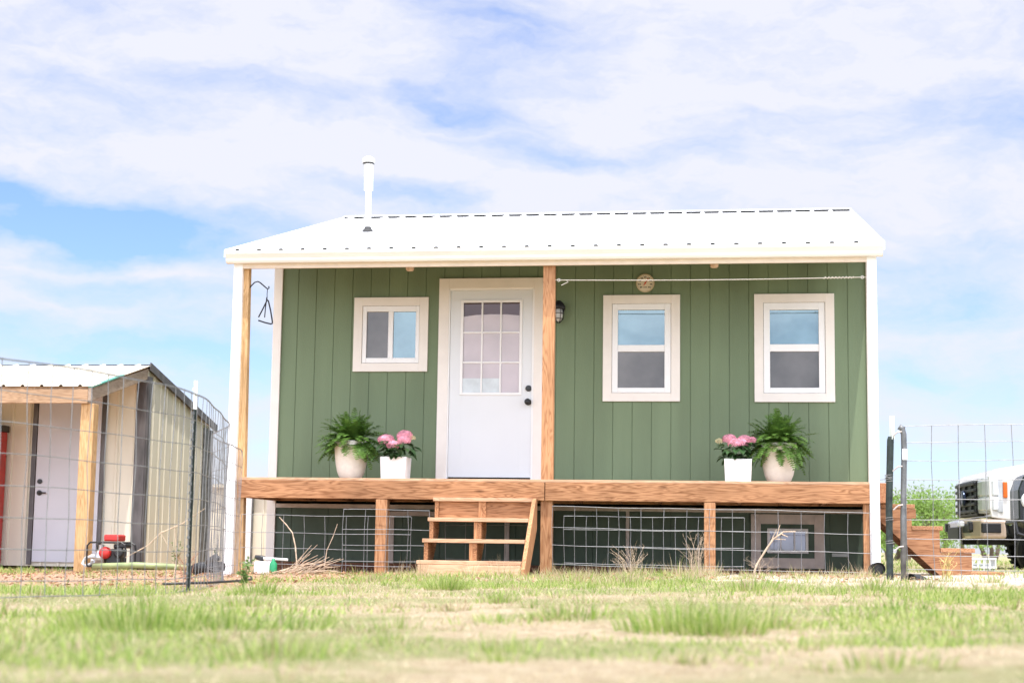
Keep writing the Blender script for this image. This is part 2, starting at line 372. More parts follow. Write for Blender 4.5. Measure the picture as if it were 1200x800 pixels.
sand = mul(mul(mr(nzed.outputs[0], 5.3, 5.9), mr(nyed.outputs[0], -5.2, -4.4)), mr(nyed.outputs[0], 2.5, 1.2))
dcol = ramp(gn(40, 8, .75), [(.3, (.20, .12, .08)), (.5, (.42, .28, .19)), (.72, (.60, .44, .32))])
scol = ramp(gn(35, 8, .7), [(.3, (.44, .37, .30)), (.6, (.60, .53, .45))])
m1 = n.new('ShaderNodeMix'); m1.data_type = 'RGBA'; l.new(dirt, m1.inputs['Factor']); l.new(mx.outputs[2], m1.inputs[6]); l.new(dcol, m1.inputs[7])
m2 = n.new('ShaderNodeMix'); m2.data_type = 'RGBA'; l.new(sand, m2.inputs['Factor']); l.new(m1.outputs[2], m2.inputs[6]); l.new(scol, m2.inputs[7])
l.new(m2.outputs[2], p.inputs['Base Color'])
bb = n.new('ShaderNodeBump'); bb.inputs['Strength'].default_value = .9; bb.inputs['Distance'].default_value = .02; l.new(gn(55, 8, .7), bb.inputs['Height']); l.new(bb.outputs[0], p.inputs['Normal'])
g = MB(); g.add(gv, gf); go = g.build('ground', gm, smooth=True); tag(go, kind='structure')

# ================================================================== HOUSE
H = thing('green_house', (3.1, 0, -.95), 'small green wooden house with white metal roof and a raised front porch', 'house')
HX0, HX1, PY, RY = 0.0, 6.27, -1.216, 3.512
def roofz(y): return 2.285+.276*(y+1.34)
windows = [(.86, 1.59, 1.24, 1.96), (3.575, 4.295, .925, 1.96), (5.16, 5.89, .925, 1.96)]
# front wall: grooved panels with real openings
def grid_wall(x0, x1, y, zs, holes, gro, gw_=.009, gd=.007):
    cols = [(x0, 0), (x1, 0)]
    k = x0+.2
    while k < x1-.02: cols += [(k-gw_/2, 0), (k-gw_*.25, gd), (k+gw_*.25, gd), (k+gw_/2, 0)]; k += gro
    for h in holes: cols += [(h[0], None), (h[1], None)]
    cols.sort(key=lambda c: c[0]); cc = []
    for i, (x, d) in enumerate(cols):
        if d is None: d = cc[-1][1] if cc else 0
        cc.append((x, d))
    zz = sorted(set(zs+[h[2] for h in holes]+[h[3] for h in holes])); m = MB(); n_ = len(cc)
    vs = [(x, y+d, z) for z in zz for x, d in cc]; fs = []
    for j in range(len(zz)-1):
        for i in range(n_-1):
            cx, cz = (cc[i][0]+cc[i+1][0])/2, (zz[j]+zz[j+1])/2
            if any(h[0] < cx < h[1] and h[2] < cz < h[3] for h in holes): continue
            fs.append((j*n_+i, j*n_+i+1, (j+1)*n_+i+1, (j+1)*n_+i))
    return m.add(vs, fs)
door_hole = (1.82, 2.83, .0, 2.14)
grid_wall(HX0-.02, HX1+.02, 0, [-.23, 2.62], windows+[door_hole], .2032).build('wall', GREEN, H)
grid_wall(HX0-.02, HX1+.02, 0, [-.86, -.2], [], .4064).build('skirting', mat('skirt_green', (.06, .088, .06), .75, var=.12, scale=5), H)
HB = 8.3
for sx in (HX0-.03, HX1+.03):                           # gable walls
    m = MB(); m.prism([(0.0, -.9), (HB, -.9), (HB, roofz(2*RY-HB)-.1), (RY, roofz(RY)-.1), (0.0, roofz(0)-.1)], 'x', sx-.03, sx+.03); m.build('wall', GREEN, H)
MB().box(HX0-.03, HX1+.03, HB-.03, HB+.03, -.9, roofz(2*RY-HB)-.1).build('wall', GREEN, H)
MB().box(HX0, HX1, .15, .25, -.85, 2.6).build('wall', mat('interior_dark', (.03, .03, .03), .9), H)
# corner trims
for x0, x1 in ((-.09, 0.004), (6.262, 6.33)):
    m = MB(); m.box(x0, x1, -.028, -.003, -.9, 2.6)
    if x0 < 0: m.box(x0, x0+.024, -.003, .09, -.9, 2.6)
    else: m.box(x1-.024, x1, -.003, .09, -.9, 2.6)
    m.build('corner_trim', TRIM, H, bevel=.003)
MB().box(.006, 6.26, -.022, -.003, -.272, -.228).build('skirt_trim', mat('trim_aged', (.50, .43, .37), .7, var=.15), H, bevel=.002)
MB().box(-.02, 6.2, -.05, .1, -.95, -.845).build('sill_beam', dsill, H, bevel=.004)
m = MB(); m.box(1.255, 1.31, -.018, -.002, -.86, -.30); m.box(2.50, 2.552, -.018, -.002, -.86, -.30); m.box(1.255, 2.552, -.02, -.001, -.345, -.298); m.build('hatch_trim', VENTG, H, bevel=.002)
MB().box(3.78, 3.815, -.018, -.002, -.86, -.272).build('hatch_trim', VENTG, H, bevel=.002)

def frame(m, x0, x1, z0, z1, wd, y0, y1, wt=None, wb=None):
    wt = wt or wd; wb = wb or wd
    m.box(x0, x0+wd, y0, y1, z0, z1); m.box(x1-wd, x1, y0, y1, z0, z1)
    m.box(x0+wd, x1-wd, y0, y1, z1-wt, z1); m.box(x0+wd, x1-wd, y0, y1, z0, z0+wb); return m
def win(outer, inner, panes, mats, mull):
    x0, x1, z0, z1 = outer; a0, a1, b0, b1 = inner
    m = MB(); frame(m, x0, x1, z0, z1, .094, -.026, -.001, .09, .09); w_ = m.build('window', TRIM, H, bevel=.002)
    m = MB(); xs_ = [min(q[0] for q in panes), max(q[1] for q in panes)]; zs_ = [min(q[2] for q in panes), max(q[3] for q in panes)]
    m.box(a0, xs_[0], -.018, .04, b0, b1); m.box(xs_[1], a1, -.018, .04, b0, b1); m.box(xs_[0], xs_[1], -.018, .04, b0, zs_[0]); m.box(xs_[0], xs_[1], -.018, .04, zs_[1], b1)
    m.build('frame', VIN, w_, bevel=.003)
    MB().box(*mull[:2], -.013, .03, *mull[2:]).build('sash', VIN, w_, bevel=.003)
    for q, pm in zip(panes, mats):
        MB().box(q[0]-.002, q[1]+.002, .008, .014, q[2]-.002, q[3]+.002).build('pane', pm, w_)
    return w_
win((.815, 1.636, 1.197, 2.004), (.912, 1.539, 1.29, 1.911), [(.957, 1.196, 1.345, 1.85), (1.25, 1.50, 1.345, 1.85)], [G_DARK, G_BLUE], (1.196, 1.25, 1.345, 1.85))
win((3.527, 4.34, .878, 2.008), (3.624, 4.243, .971, 1.915), [(3.684, 4.177, 1.476, 1.851), (3.684, 4.177, 1.022, 1.405)], [G_BLUE, G_DARK], (3.684, 4.177, 1.405, 1.476))
win((5.113, 5.937, .873, 2.007), (5.21, 5.84, .966, 1.914), [(5.274, 5.776, 1.478, 1.84), (5.274, 5.776, 1.022, 1.402)], [G_BLUE, G_DARK], (5.274, 5.776, 1.402, 1.478))
# door
m = MB(); m.box(1.752, 1.862, -.028, -.001, .0, 2.204); m.box(2.79, 2.90, -.028, -.001, .0, 2.204); m.box(1.862, 2.79, -.028, -.001, 2.092, 2.204)
D = m.build('door', TRIM, H, bevel=.002)
m = MB(); m.box(1.855, 1.877, -.02, .06, .03, 2.09); m.box(2.768, 2.80, -.02, .06, .03, 2.09); m.box(1.877, 2.768, -.02, .06, 2.074, 2.095); m.build('jamb', VIN, D, bevel=.002)
m = MB(); sx0, sx1 = 1.879, 2.766
m.box(sx0, 2.012, -.006, .035, .07, 2.072); m.box(2.642, sx1, -.006, .035, .07, 2.072); m.box(2.012, 2.642, -.006, .035, .07, .962); m.box(2.012, 2.642, -.006, .035, 1.95, 2.072)
m.build('door_slab', DOORW, D, bevel=.001)
m = MB(); frame(m, 1.992, 2.662, .942, 1.97, .03, -.018, -.005)
for k in (1, 2):
    xk = 2.022+.61*k/3; zk = .972+.968*k/3
    m.box(xk-.009, xk+.009, -.014, .004, .972, 1.94)
m2_ = m
for k in (1, 2):
    zk = .972+.968*k/3
    for a in range(3):
        m.box(2.022+.61*a/3+.009 if a else 2.022, 2.022+.61*(a+1)/3-(.009 if a < 2 else 0), -.014, .004, zk-.009, zk+.009)
m.build('glazing_bars', VIN, D, bevel=.003)
MB().box(2.013, 2.641, .006, .012, .963, 1.949).build('pane', G_DOOR, D)
m = MB(); m.prism([(2.016, .966), (2.638, .966), (2.638, 1.80), (2.5, 1.812), (2.33, 1.815), (2.15, 1.808), (2.016, 1.79)], 'y', .002, .005); m.build('curtain', mat('curtain_lilac', (.50, .435, .46), .3, var=.1, scale=3, coat=.5), D)
MB().box(2.02, 2.43, -.002, .0015, .968, 1.125).build('window_shade', mat('shade_pale', (.62, .68, .70), .5), D)
MB().box(1.86, 2.79, -.07, .03, .005, .05).build('threshold', SILV, D)
m = MB(); m.lathe([(.033, 0), (.033, -.012), (.03, -.02), (.012, -.022)], (2.736, -.006, 1.016), 24, 'y'); m.build('deadbolt', BLK, D, smooth=False)
m = MB(); m.lathe([(.034, 0), (.034, -.008), (.014, -.012), (.014, -.035), (.028, -.045), (.034, -.06), (.028, -.075), (.01, -.08)], (2.734, -.006, .87), 24, 'y'); m.build('door_knob', BLK, D, smooth=True)
# vent panel under the deck
m = MB(); frame(m, 5.07, 5.812, -.835, -.285, .10, -.026, -.002, .10, .105); V = m.build('vent_window', VENTG, H, bevel=.003)
m = MB(); frame(m, 5.235, 5.65, -.682, -.43, .028, -.035, -.002)
m.box(5.365, 5.378, -.033, -.004, -.654, -.458); m.box(5.505, 5.518, -.033, -.004, -.654, -.458); m.build('frame', mat('vinyl_dim', (.6, .58, .56), .5), V, bevel=.002)
MB().box(5.26, 5.63, -.012, -.006, -.66, -.45).build('pane', G_DIM, V)
MB().box(5.888, 6.058, -.02, -.002, -.71, -.675).build('cover_plate', GREYP, H, bevel=.003)

# roof
RX0, RX1 = -.205, 6.33
RZ = lambda y: roofz(y)
m = MB(); m.prism([(-1.30, roofz(-1.30)-.006), (RY, roofz(RY)-.006), (2*RY+1.3, roofz(-1.3)-.006), (2*RY+1.3, roofz(-1.3)-.03), (RY, roofz(RY)-.05), (-1.30, roofz(-1.3)-.03)], 'x', RX0+.03, RX1-.03)
m.build('ceiling', ceilw, H)
nrm = Vector((0, -.276, 1)).normalized(); m = MB(); Lr = RX1-RX0
front = lambda s, t, h: (RX0+s, -1.345+t*(RY+1.345)+nrm.y*h, roofz(-1.345)+t*(roofz(RY)-roofz(-1.345))+nrm.z*h)
back_ = lambda s, t, h: (RX0+s, 2*RY+1.345-t*(RY+1.345)-nrm.y*h, roofz(-1.345)+t*(roofz(RY)-roofz(-1.345))+nrm.z*h)
ribs = ribsheet(m, Lr, .2286, .062, .022, front); ribsheet(m, Lr, .2286, .062, .022, back_)
RF = m.build('roof', ROOFW, H)
m = MB(); pf = [(.01, -.003)]
for s in ribs: pf += [(s-.020, -.003), (s-.009, .0185), (s+.009, .0185), (s+.020, -.003)]
pf.append((Lr-.01, -.003)); vs = []
for yo in (.005, .035):
    for (q, h) in pf: a = front(q, 0, h); vs.append((a[0], a[1]+yo, a[2]+yo*.276))
    for (q, h) in reversed(pf): a = front(q, 0, -.008); vs.append((a[0], a[1]+yo, a[2]+yo*.276))
k2 = 2*len(pf); kp = len(pf); fs = [(i, i+1, i+1+k2, i+k2) for i in range(kp-1)]
for o_ in (0, k2): fs += [(o_+i, o_+i+1, o_+k2-2-i, o_+k2-1-i) for i in range(kp-1)]
m.add(vs, fs); m.build('eave_closure', FOAM, RF)
m = MB(); m.box(RX0+.02, RX1-.02, RY-.132, RY-.105, roofz(RY-.12)-.004, roofz(RY-.12)+.0205)
m.build('foam_closure', FOAM, RF)
m = MB(); zc = roofz(RY)+.026
m.prism([(RY-.145, zc-.040), (RY, zc), (RY+.145, zc-.040), (RY+.145, zc-.034), (RY, zc+.007), (RY-.145, zc-.034)], 'x', RX0-.01, RX1+.01); m.build('ridge_cap', ROOFW, RF)
for x0 in (RX0-.02, RX1-.008):                              # rake trims
    m = MB(); m.prism([(-1.36, roofz(-1.36)-.06), (RY, roofz(RY)-.06), (2*RY+1.36, roofz(-1.36)-.06), (2*RY+1.36, roofz(-1.36)+.02), (RY, roofz(RY)+.02), (-1.36, roofz(-1.36)+.02)], 'x', x0, x0+.028)
    m.build('rake_trim', ROOFW, RF)
# gutter and fascia
m = MB(); gp = [(-1.262, 2.283), (-1.262, 2.165), (-1.335, 2.165), (-1.348, 2.185), (-1.352, 2.21), (-1.366, 2.235), (-1.378, 2.255), (-1.378, 2.283), (-1.370, 2.283), (-1.370, 2.256), (-1.358, 2.236), (-1.345, 2.21), (-1.34, 2.187), (-1.331, 2.173), (-1.27, 2.173), (-1.27, 2.283)]
m.prism(gp, 'x', RX0+.0, RX1-.0); Gt = m.build('gutter', GUT, H)
for x in (RX0-.003, RX1-.0): MB().prism([(-1.262, 2.285), (-1.262, 2.163), (-1.335, 2.163), (-1.35, 2.185), (-1.354, 2.21), (-1.368, 2.235), (-1.38, 2.255), (-1.38, 2.285)], 'x', x, x+.003).build('end_cap', GUT, Gt)
MB().box(RX0+.07, RX1-.07, -1.26, -1.222, 2.12, 2.275).build('fascia', mat('fascia_cream', (.78, .68, .58), .6, var=.06), H, bevel=.003)
MB().box(-.05, 6.2, -1.218, -1.13, 2.15, 2.27).build('porch_beam', wx, H)
for k in range(16):                                          # rafters
    x = .03+k*.408; m = MB(); m.prism([(-1.125, roofz(-1.125)-.036), (-.005, roofz(-.005)-.04), (-.005, roofz(-.005)-.18), (-1.125, roofz(-1.125)-.16)], 'x', x-.019, x+.019); m.build('rafter', ceilw, H)
# chimney / vent pipe
m = MB(); m.tube([(.68, 1.07, 2.93), (.675, 1.07, 3.47)], .034, 16); m.tube([(.675, 1.07, 3.44), (.67, 1.07, 3.77)], .053, 18)
P = m.build('vent_pipe', WHT, H, smooth=False)
m = MB(); m.lathe([(.05, 0), (.072, .005), (.075, .03), (.066, .055), (.03, .078), (.002, .083)], (.668, 1.07, 3.765), 20); m.build('cap', WHT, P, smooth=True)
m = MB(); m.lathe([(.056, 0), (.068, .002), (.068, .014), (.056, .016)], (.668, 1.07, 3.748), 20); m.build('cap_bracket', BLK, P)
m = MB(); m.lathe([(.075, -.03), (.072, .012), (.055, .035), (.042, .05), (.037, .07)], (.68, 1.07, 2.935), 16); m.build('flashing_boot', RUB, P)

# deck
m = MB(); y = PY+.003
while y < -.06: m.box(-.02, 6.205, y-.03 if y < PY+.01 else y, min(y+.137, -.03), -.026, 0); y += .141
m.build('decking', treadw, H, bevel=.002)
b1_ = MB().box(-.03, 3.074, -1.252, -1.215, -.205, -.028).build('deck_beam', wx, H, bevel=.004)
b2_ = MB().box(3.082, 6.20, -1.252, -1.215, -.205, -.028).build('deck_beam', wx, H, bevel=.004)
for k in range(16): MB().box(.02+k*.41, .058+k*.41, -1.212, -.03, -.2, -.028).build('joist', wy, H)
MB().box(-.03, 6.2, -.075, -.032, -.2, -.028).build('deck_beam', wx, H)
for xa in (-.03, 6.162): MB().box(xa, xa+.038, -1.21, -.08, -.2, -.028).build('joist', wy, H)
# posts
def post(x0, x1, z0, z1, m_=wz, nm='porch_post', y0=-1.21, y1=-1.12): MB().box(x0, x1, y0, y1, z0, z1).build(nm, m_, H, bevel=.005)
post(3.032, 3.15, -1.0, 2.13); post(1.393, 1.507, -1.0, -.207, y0=-1.25); post(4.622, 4.73, -1.0, -.207, y0=-1.25)
m = MB(); m.add([(-.075, -1.21, -1.0), (.01, -1.21, -1.0), (.01, -1.12, -1.0), (-.075, -1.12, -1.0), (-.085, -1.21, 2.15), (-.004, -1.21, 2.15), (-.004, -1.12, 2.15), (-.085, -1.12, 2.15)], [(0,3,2,1),(4,5,6,7),(0,1,5,4),(1,2,6,5),(2,3,7,6),(3,0,4,7)]); m.v[1] = (.035, -1.21, -1.0); m.v[2] = (.035, -1.12, -1.0); m.build('porch_post', yw, H, bevel=.005); post(6.125, 6.18, -1.0, -.205); 
for x0, x1 in ((-.148, -.055), (6.184, 6.276)):
    MB().box(x0, x1, -1.262, -1.17, -1.0, 2.166).build('corner_post', WHT, H, bevel=.003)
MB().box(6.28, 6.385, -1.20, -.15, -.19, -.005).build('deck_beam', wood('end_wood', (.45, .22, .11), (.28, .1, .045), 'y'), H, bevel=.004)

# ================================================================== FRONT STEPS
ST = thing('porch_steps', (2.5, -1.7, -.95), 'open wooden steps leading up to the middle of the porch', 'steps')
tr_y = [(-1.33, -1.255), (-1.58, -1.30), (-1.83, -1.55), (-2.08, -1.80)]; tr_z = [-.187, -.387, -.590, -.792]
for k in range(4):
    MB().box(1.985, 2.965, tr_y[k][0], tr_y[k][1], tr_z[k]-.036, tr_z[k]).build('tread', treadw, ST, bevel=.004)
def stringer(x0, x1):
    poly = [(-1.255, tr_z[0]-.038)]
    for k in range(4):
        yf = tr_y[k][0]+.02
        poly.append((yf, tr_z[k]-.038))
        if k < 3: poly.append((yf, tr_z[k+1]-.038))
    poly += [(tr_y[3][0]+.02, -.97), (-1.72, -.97), (-1.255, -.52)]
    m = MB(); m.prism(poly, 'x', x0, x1); m.build('stringer', wy, ST, bevel=.003)
stringer(2.0, 2.038); stringer(2.47, 2.508)
m = MB(); m.prism([(-1.255, -.187), (-1.345, -.187), (-2.09, -.86), (-2.09, -1.0), (-1.9, -1.0), (-1.255, -.48)], 'x', 2.968, 3.006); m.build('stringer', wz, ST, bevel=.003)
MB().box(2.0, 2.966, -2.098, -2.061, -1.0, -.831).build('riser', plyw, ST, bevel=.004)
for k in range(3):                                          # short uprights under the treads
    for xa in (2.435,): MB().box(xa, xa+.034, tr_y[k][0]+.02, tr_y[k][0]+.10, tr_z[k+1]+.001, tr_z[k]-.038).build('upright', wz, ST, bevel=.003)
MB().box(2.04, 2.965, -1.295, -1.257, -.40, -.226).build('riser', wx, ST, bevel=.003)

# ================================================================== SIDE STAIRS
SS = thing('side_steps', (6.9, -.5, -.87), 'enclosed reddish wooden steps descending from the right end of the porch', 'steps')
tx = [(6.31, 6.63), (6.60, 6.89), (6.865, 7.185), (7.14, 7.45)]; tz = [-.195, -.402, -.61, -.832]
rw_x = wood('red_wood_x', (.40, .20, .10), (.22, .09, .04), 'x', .6)
for (a, b), z in zip(tx, tz): MB().box(a, b, -.93, .0, z-.04, z).build('tread', wood('red_wood_y', (.44, .23, .12), (.26, .11, .05), 'y'), SS, bevel=.004)
for yy in (-.90, -.06):
    poly = [(6.30, tz[0]-.042)]
    for k in range(4):
        xr = tx[k][1]-.03; poly.append((xr, tz[k]-.042))
        if k < 3: poly.append((xr, tz[k+1]-.042))
    poly += [(tx[3][1]-.03, -.93), (6.92, -.93), (6.30, -.36)]
    m = MB(); m.prism(poly, 'y', yy-.019, yy+.019); m.build('stringer', rw_x, SS, bevel=.003)
for k in range(3): MB().box(tx[k][1]-.05, tx[k][1]-.032, -.88, -.08, tz[k+1]+.001, tz[k]-.042).build('riser', rw_x, SS)
MB().box(6.30, 6.64, -.925, -.905, -.33, -.24).build('brace', rw_x, SS, bevel=.003)

# ================================================================== THINGS ON THE HOUSE
# wall lantern
WL = thing('wall_lantern', (3.055, -.03, 1.8), 'small caged wall lantern beside the middle porch post', 'lamp')
m = MB(); m.lathe([(.055, 0), (.055, -.02), (.03, -.03)], (3.06, -.002, 1.87), 20, 'y'); m.tube([(3.06, -.03, 1.87), (3.06, -.09, 1.90), (3.06, -.11, 1.885)], .014, 8); m.build('bracket', RUST, WL)
m = MB(); m.lathe([(.02, .09), (.045, .07), (.068, .035), (.072, 0)], (3.06, -.11, 1.85), 20); m.build('hood', RUST, WL, smooth=True)
m = MB(); m.lathe([(.04, 0), (.046, -.05), (.042, -.10), (.02, -.13), (.004, -.135)], (3.06, -.11, 1.85), 20); m.build('glass_globe', mat('frosted_glass', (.6, .6, .58), .25), WL, smooth=True)
m = MB()
for k in range(6):
    a = k*math.pi/3; c_, s_ = math.cos(a), math.sin(a)
    m.tube([(3.06+.055*c_, -.11+.055*s_, 1.85), (3.06+.058*c_, -.11+.058*s_, 1.79), (3.06+.048*c_, -.11+.048*s_, 1.735), (3.06+.01*c_, -.11+.01*s_, 1.70)], .0035, 5)
for zz, rr in ((1.80, .059), (1.745, .052)):
    m.tube([(3.06+rr*math.cos(k*math.pi/8), -.11+rr*math.sin(k*math.pi/8), zz) for k in range(17)], .0035, 5, False)
m.build('cage', RUST, WL)
# dial thermometer
TH = thing('dial_thermometer', (4.0, -.01, 2.145), 'round cream dial thermometer with a red needle above the middle window', 'thermometer')
cx, cz = 3.972, 2.135
MB().lathe([(.094, -.002), (.098, -.012), (.098, -.024), (.088, -.026), (.088, -.018), (.001, -.018)], (cx, 0, cz), 40, 'y').build('rim', mat('brass_dull', (.55, .45, .28), .5), TH, smooth=False)
MB().lathe([(.0875, -.018), (.0875, -.0205), (.001, -.0206)], (cx, 0, cz), 40, 'y').build('dial', mat('dial_cream', (.70, .62, .48), .6, var=.03), TH)
m = MB()
for k in range(21):
    a = R(225-k*13.5); ca, sa = math.cos(a), math.sin(a); r0, r1 = (.066, .080)
    m.obox((cx+ca*.079, -.0215, cz+sa*.079), (ca, 0, sa), (0, 1, 0), (-sa, 0, ca), .005, .0008, .0012)
for k in range(9):                                         # numerals around the dial
    a = R(225-k*33.75); ca, sa = math.cos(a), math.sin(a)
    for q in (-1, 1): m.obox((cx+ca*.062+q*.007, -.0215, cz+sa*.062), (1, 0, 0), (0, 1, 0), (0, 0, 1), .0042, .0008, .0075)
m.obox((cx, -.0215, cz-.045), (1, 0, 0), (0, 1, 0), (0, 0, 1), .02, .0008, .003)
m.build('dial_marks', BLK, TH)
m = MB(); m.obox((cx+.008, -.024, cz+.012), (.55, 0, .83), (0, 1, 0), (-.83, 0, .55), .045, .001, .004); m.lathe([(.009, -.018), (.009, -.027), (.001, -.028)], (cx, 0, cz), 16, 'y'); m.build('needle', mat('needle_red', (.6, .05, .02), .4), TH)
# soffit lights
for i, (x, lb) in enumerate(((1.547, 'small amber jar light hanging above the sliding window, left of the door'), (4.71, 'small amber jar light hanging under the eave between the two tall windows'))):
    y = -.6; zb = 2.19
    t_ = thing('jar_light', (x, y, zb), lb, 'light', 'jar lights under the porch roof')
    m = MB(); m.lathe([(.05, 0), (.05, .04), (.045, .19)], (x, y, zb+.065), 20); m.build('mount', mat('light_mount', (.45, .38, .30), .6), t_)
    m = MB(); m.lathe([(.002, -.002), (.03, 0), (.042, .012), (.045, .035), (.043, .068)], (x, y, zb), 20); m.build('jar', mat('jar_glass', (.72, .50, .33), .3, var=.2, scale=30), t_, smooth=True)
    m = MB(); m.lathe([(.0455, 0), (.048, .002), (.048, .008), (.0455, .01), (.0455, .02), (.048, .022), (.048, .028), (.0455, .03)], (x, y, zb+.036), 20)
    m.build('band', mat('jar_band', (.25, .17, .10), .6), t_)
# clothesline
CL = thing('clothesline', (3.15, -1.165, 1.985), 'white cord strung between the middle porch post and the right corner post', 'clothesline')
m = MB(); m.tube([(3.15+3.03*k/12, -1.165, 1.985-.012*math.sin(math.pi*k/12)*1.0) for k in range(13)], .0045, 6)
m.tube([(3.19, -1.165, 1.985), (3.26, -1.17, 1.982), (3.28, -1.172, 1.965), (3.21, -1.175, 1.93)], .004, 5)
for k in range(9): m.tube([(5.78+k*.033, -1.165, 1.972), (5.79+k*.033, -1.175, 1.984), (5.80+k*.033, -1.165, 1.992)], .004, 5)
m.build('cord', ROPE, CL)
for x, s_ in ((3.15, 1), (6.18, -1)):
    m = MB(); m.tube([(x-.01*s_, -1.165, 1.985), (x+.02*s_, -1.165, 1.985)], .003, 6); m.tube([(x+s_*(.033-.014*math.cos(a*.785)), -1.165, 1.985+.014*math.sin(a*.785)) for a in range(9)], .0035, 6); m.build('screw_eye', WHT, CL)
# dinner bell triangle
DB = thing('dinner_bell', (.0, -1.165, 1.98), 'black iron triangle dinner bell hanging from a hook on the left porch post', 'bell')
m = MB(); m.tube([(-.01, -1.165, 1.93), (.012, -1.165, 1.955), (.045, -1.165, 1.99), (.08, -1.165, 2.0), (.105, -1.165, 1.988), (.165, -1.165, 1.938), (.188, -1.165, 1.92), (.20, -1.165, 1.93), (.198, -1.165, 1.95)], .0065, 6); m.build('hook', RUST, DB)
m = MB(); m.tube([(.185, -1.165, 1.92), (.182, -1.165, 1.87), (.185, -1.165, 1.81)], .004, 5)
m.build('hanger', RUST, DB)
m = MB(); m.tube([(.10, -1.165, 1.63), (.145, -1.165, 1.72), (.182, -1.165, 1.80), (.19, -1.165, 1.806), (.198, -1.165, 1.80), (.225, -1.165, 1.70), (.248, -1.165, 1.585), (.246, -1.165, 1.565), (.235, -1.165, 1.56), (.17, -1.165, 1.575), (.10, -1.165, 1.598)], .0075, 8); m.build('triangle', RUST, DB)
m = MB(); m.tube([(.176, -1.15, 1.84), (.165, -1.15, 1.72), (.16, -1.15, 1.63)], .006, 6); m.build('striker', RUST, DB)

# ================================================================== PLANTS ON THE PORCH
def fern_mesh(seed):
    rnd = random.Random(seed); m = MB()
    for i in range(190):
        az = rnd.uniform(0, 6.283); el = R(rnd.choice((rnd.uniform(48, 88), rnd.uniform(15, 70), rnd.uniform(-5, 45)))); ln = rnd.uniform(.27, .43)*(1.0 if el < 1 else .95)
        p_ = Vector((.05*math.cos(az)*rnd.random(), .05*math.sin(az)*rnd.random(), 0)); d = Vector((math.cos(az)*math.cos(el), math.sin(az)*math.cos(el), math.sin(el)))
        n_ = 17; path = []; drop = rnd.uniform(.05, .135)
        for k in range(n_+1):
            path.append(p_.copy()); p_ = p_+d*(ln/n_); d = (d+Vector((0, 0, -drop))).normalized()
        m.tube([path[0], path[n_//2], path[n_]], [.002, .0015, .0008], 3, False)
        for k in range(2, n_):
            t_ = (path[k+1]-path[k-1]).normalized(); side = t_.cross(Vector((0, 0, 1)))
            if side.length < .05: side = Vector((-math.sin(az), math.cos(az), 0))
            side.normalize(); nn = side.cross(t_)
            ll = .060*math.sin(math.pi*min(1, (k/n_*.86+.12)))**.7*rnd.uniform(.8, 1.15)
            for sg in (-1, 1):
                tip = path[k]+side*sg*ll+t_*ll*.35-nn*ll*rnd.uniform(-.1, .35); a = path[k]+t_*.007; b = path[k]-t_*.007; mid = (path[k]+tip)/2
                m.add([b, mid-t_*.006+nn*.002, tip, mid+t_*.008+nn*.002, a], [(0, 1, 2, 3, 4)])
    return m
def fern(x, label, seed, rot):
    y = -.70; F = thing('potted_fern', (x, y, 0), label, 'potted plant', 'ferns in tall cream planters')
    MB().lathe([(.080, .0), (.094, .004), (.122, .035), (.142, .085), (.158, .16), (.168, .25), (.174, .34), (.175, .395), (.171, .40), (.163, .395), (.16, .36), (.002, .355)], (x, y, 0), 48).build('pot', TERRA, F, smooth=True)
    MB().lathe([(.158, .362), (.1, .372), (.002, .376)], (x, y, 0), 24).build('soil', SOIL, F)
    o = fern_mesh(seed).build('foliage', FERN, F, local=True); o.location = (0, 0, .37)
    return F
fern(.995, 'bushy green fern in a rounded cream pot, left of the door', 3, 0)
F2 = fern(5.345, 'bushy green fern in a rounded cream pot, under the far right window', 11, 1)
m = MB(); m.tube([(5.345, -.7, .55), (5.35, -.7, .70), (5.362, -.7, .715), (5.372, -.7, .70), (5.365, -.7, .675)], .004, 5); m.build('hanger_hook', BLK, F2)
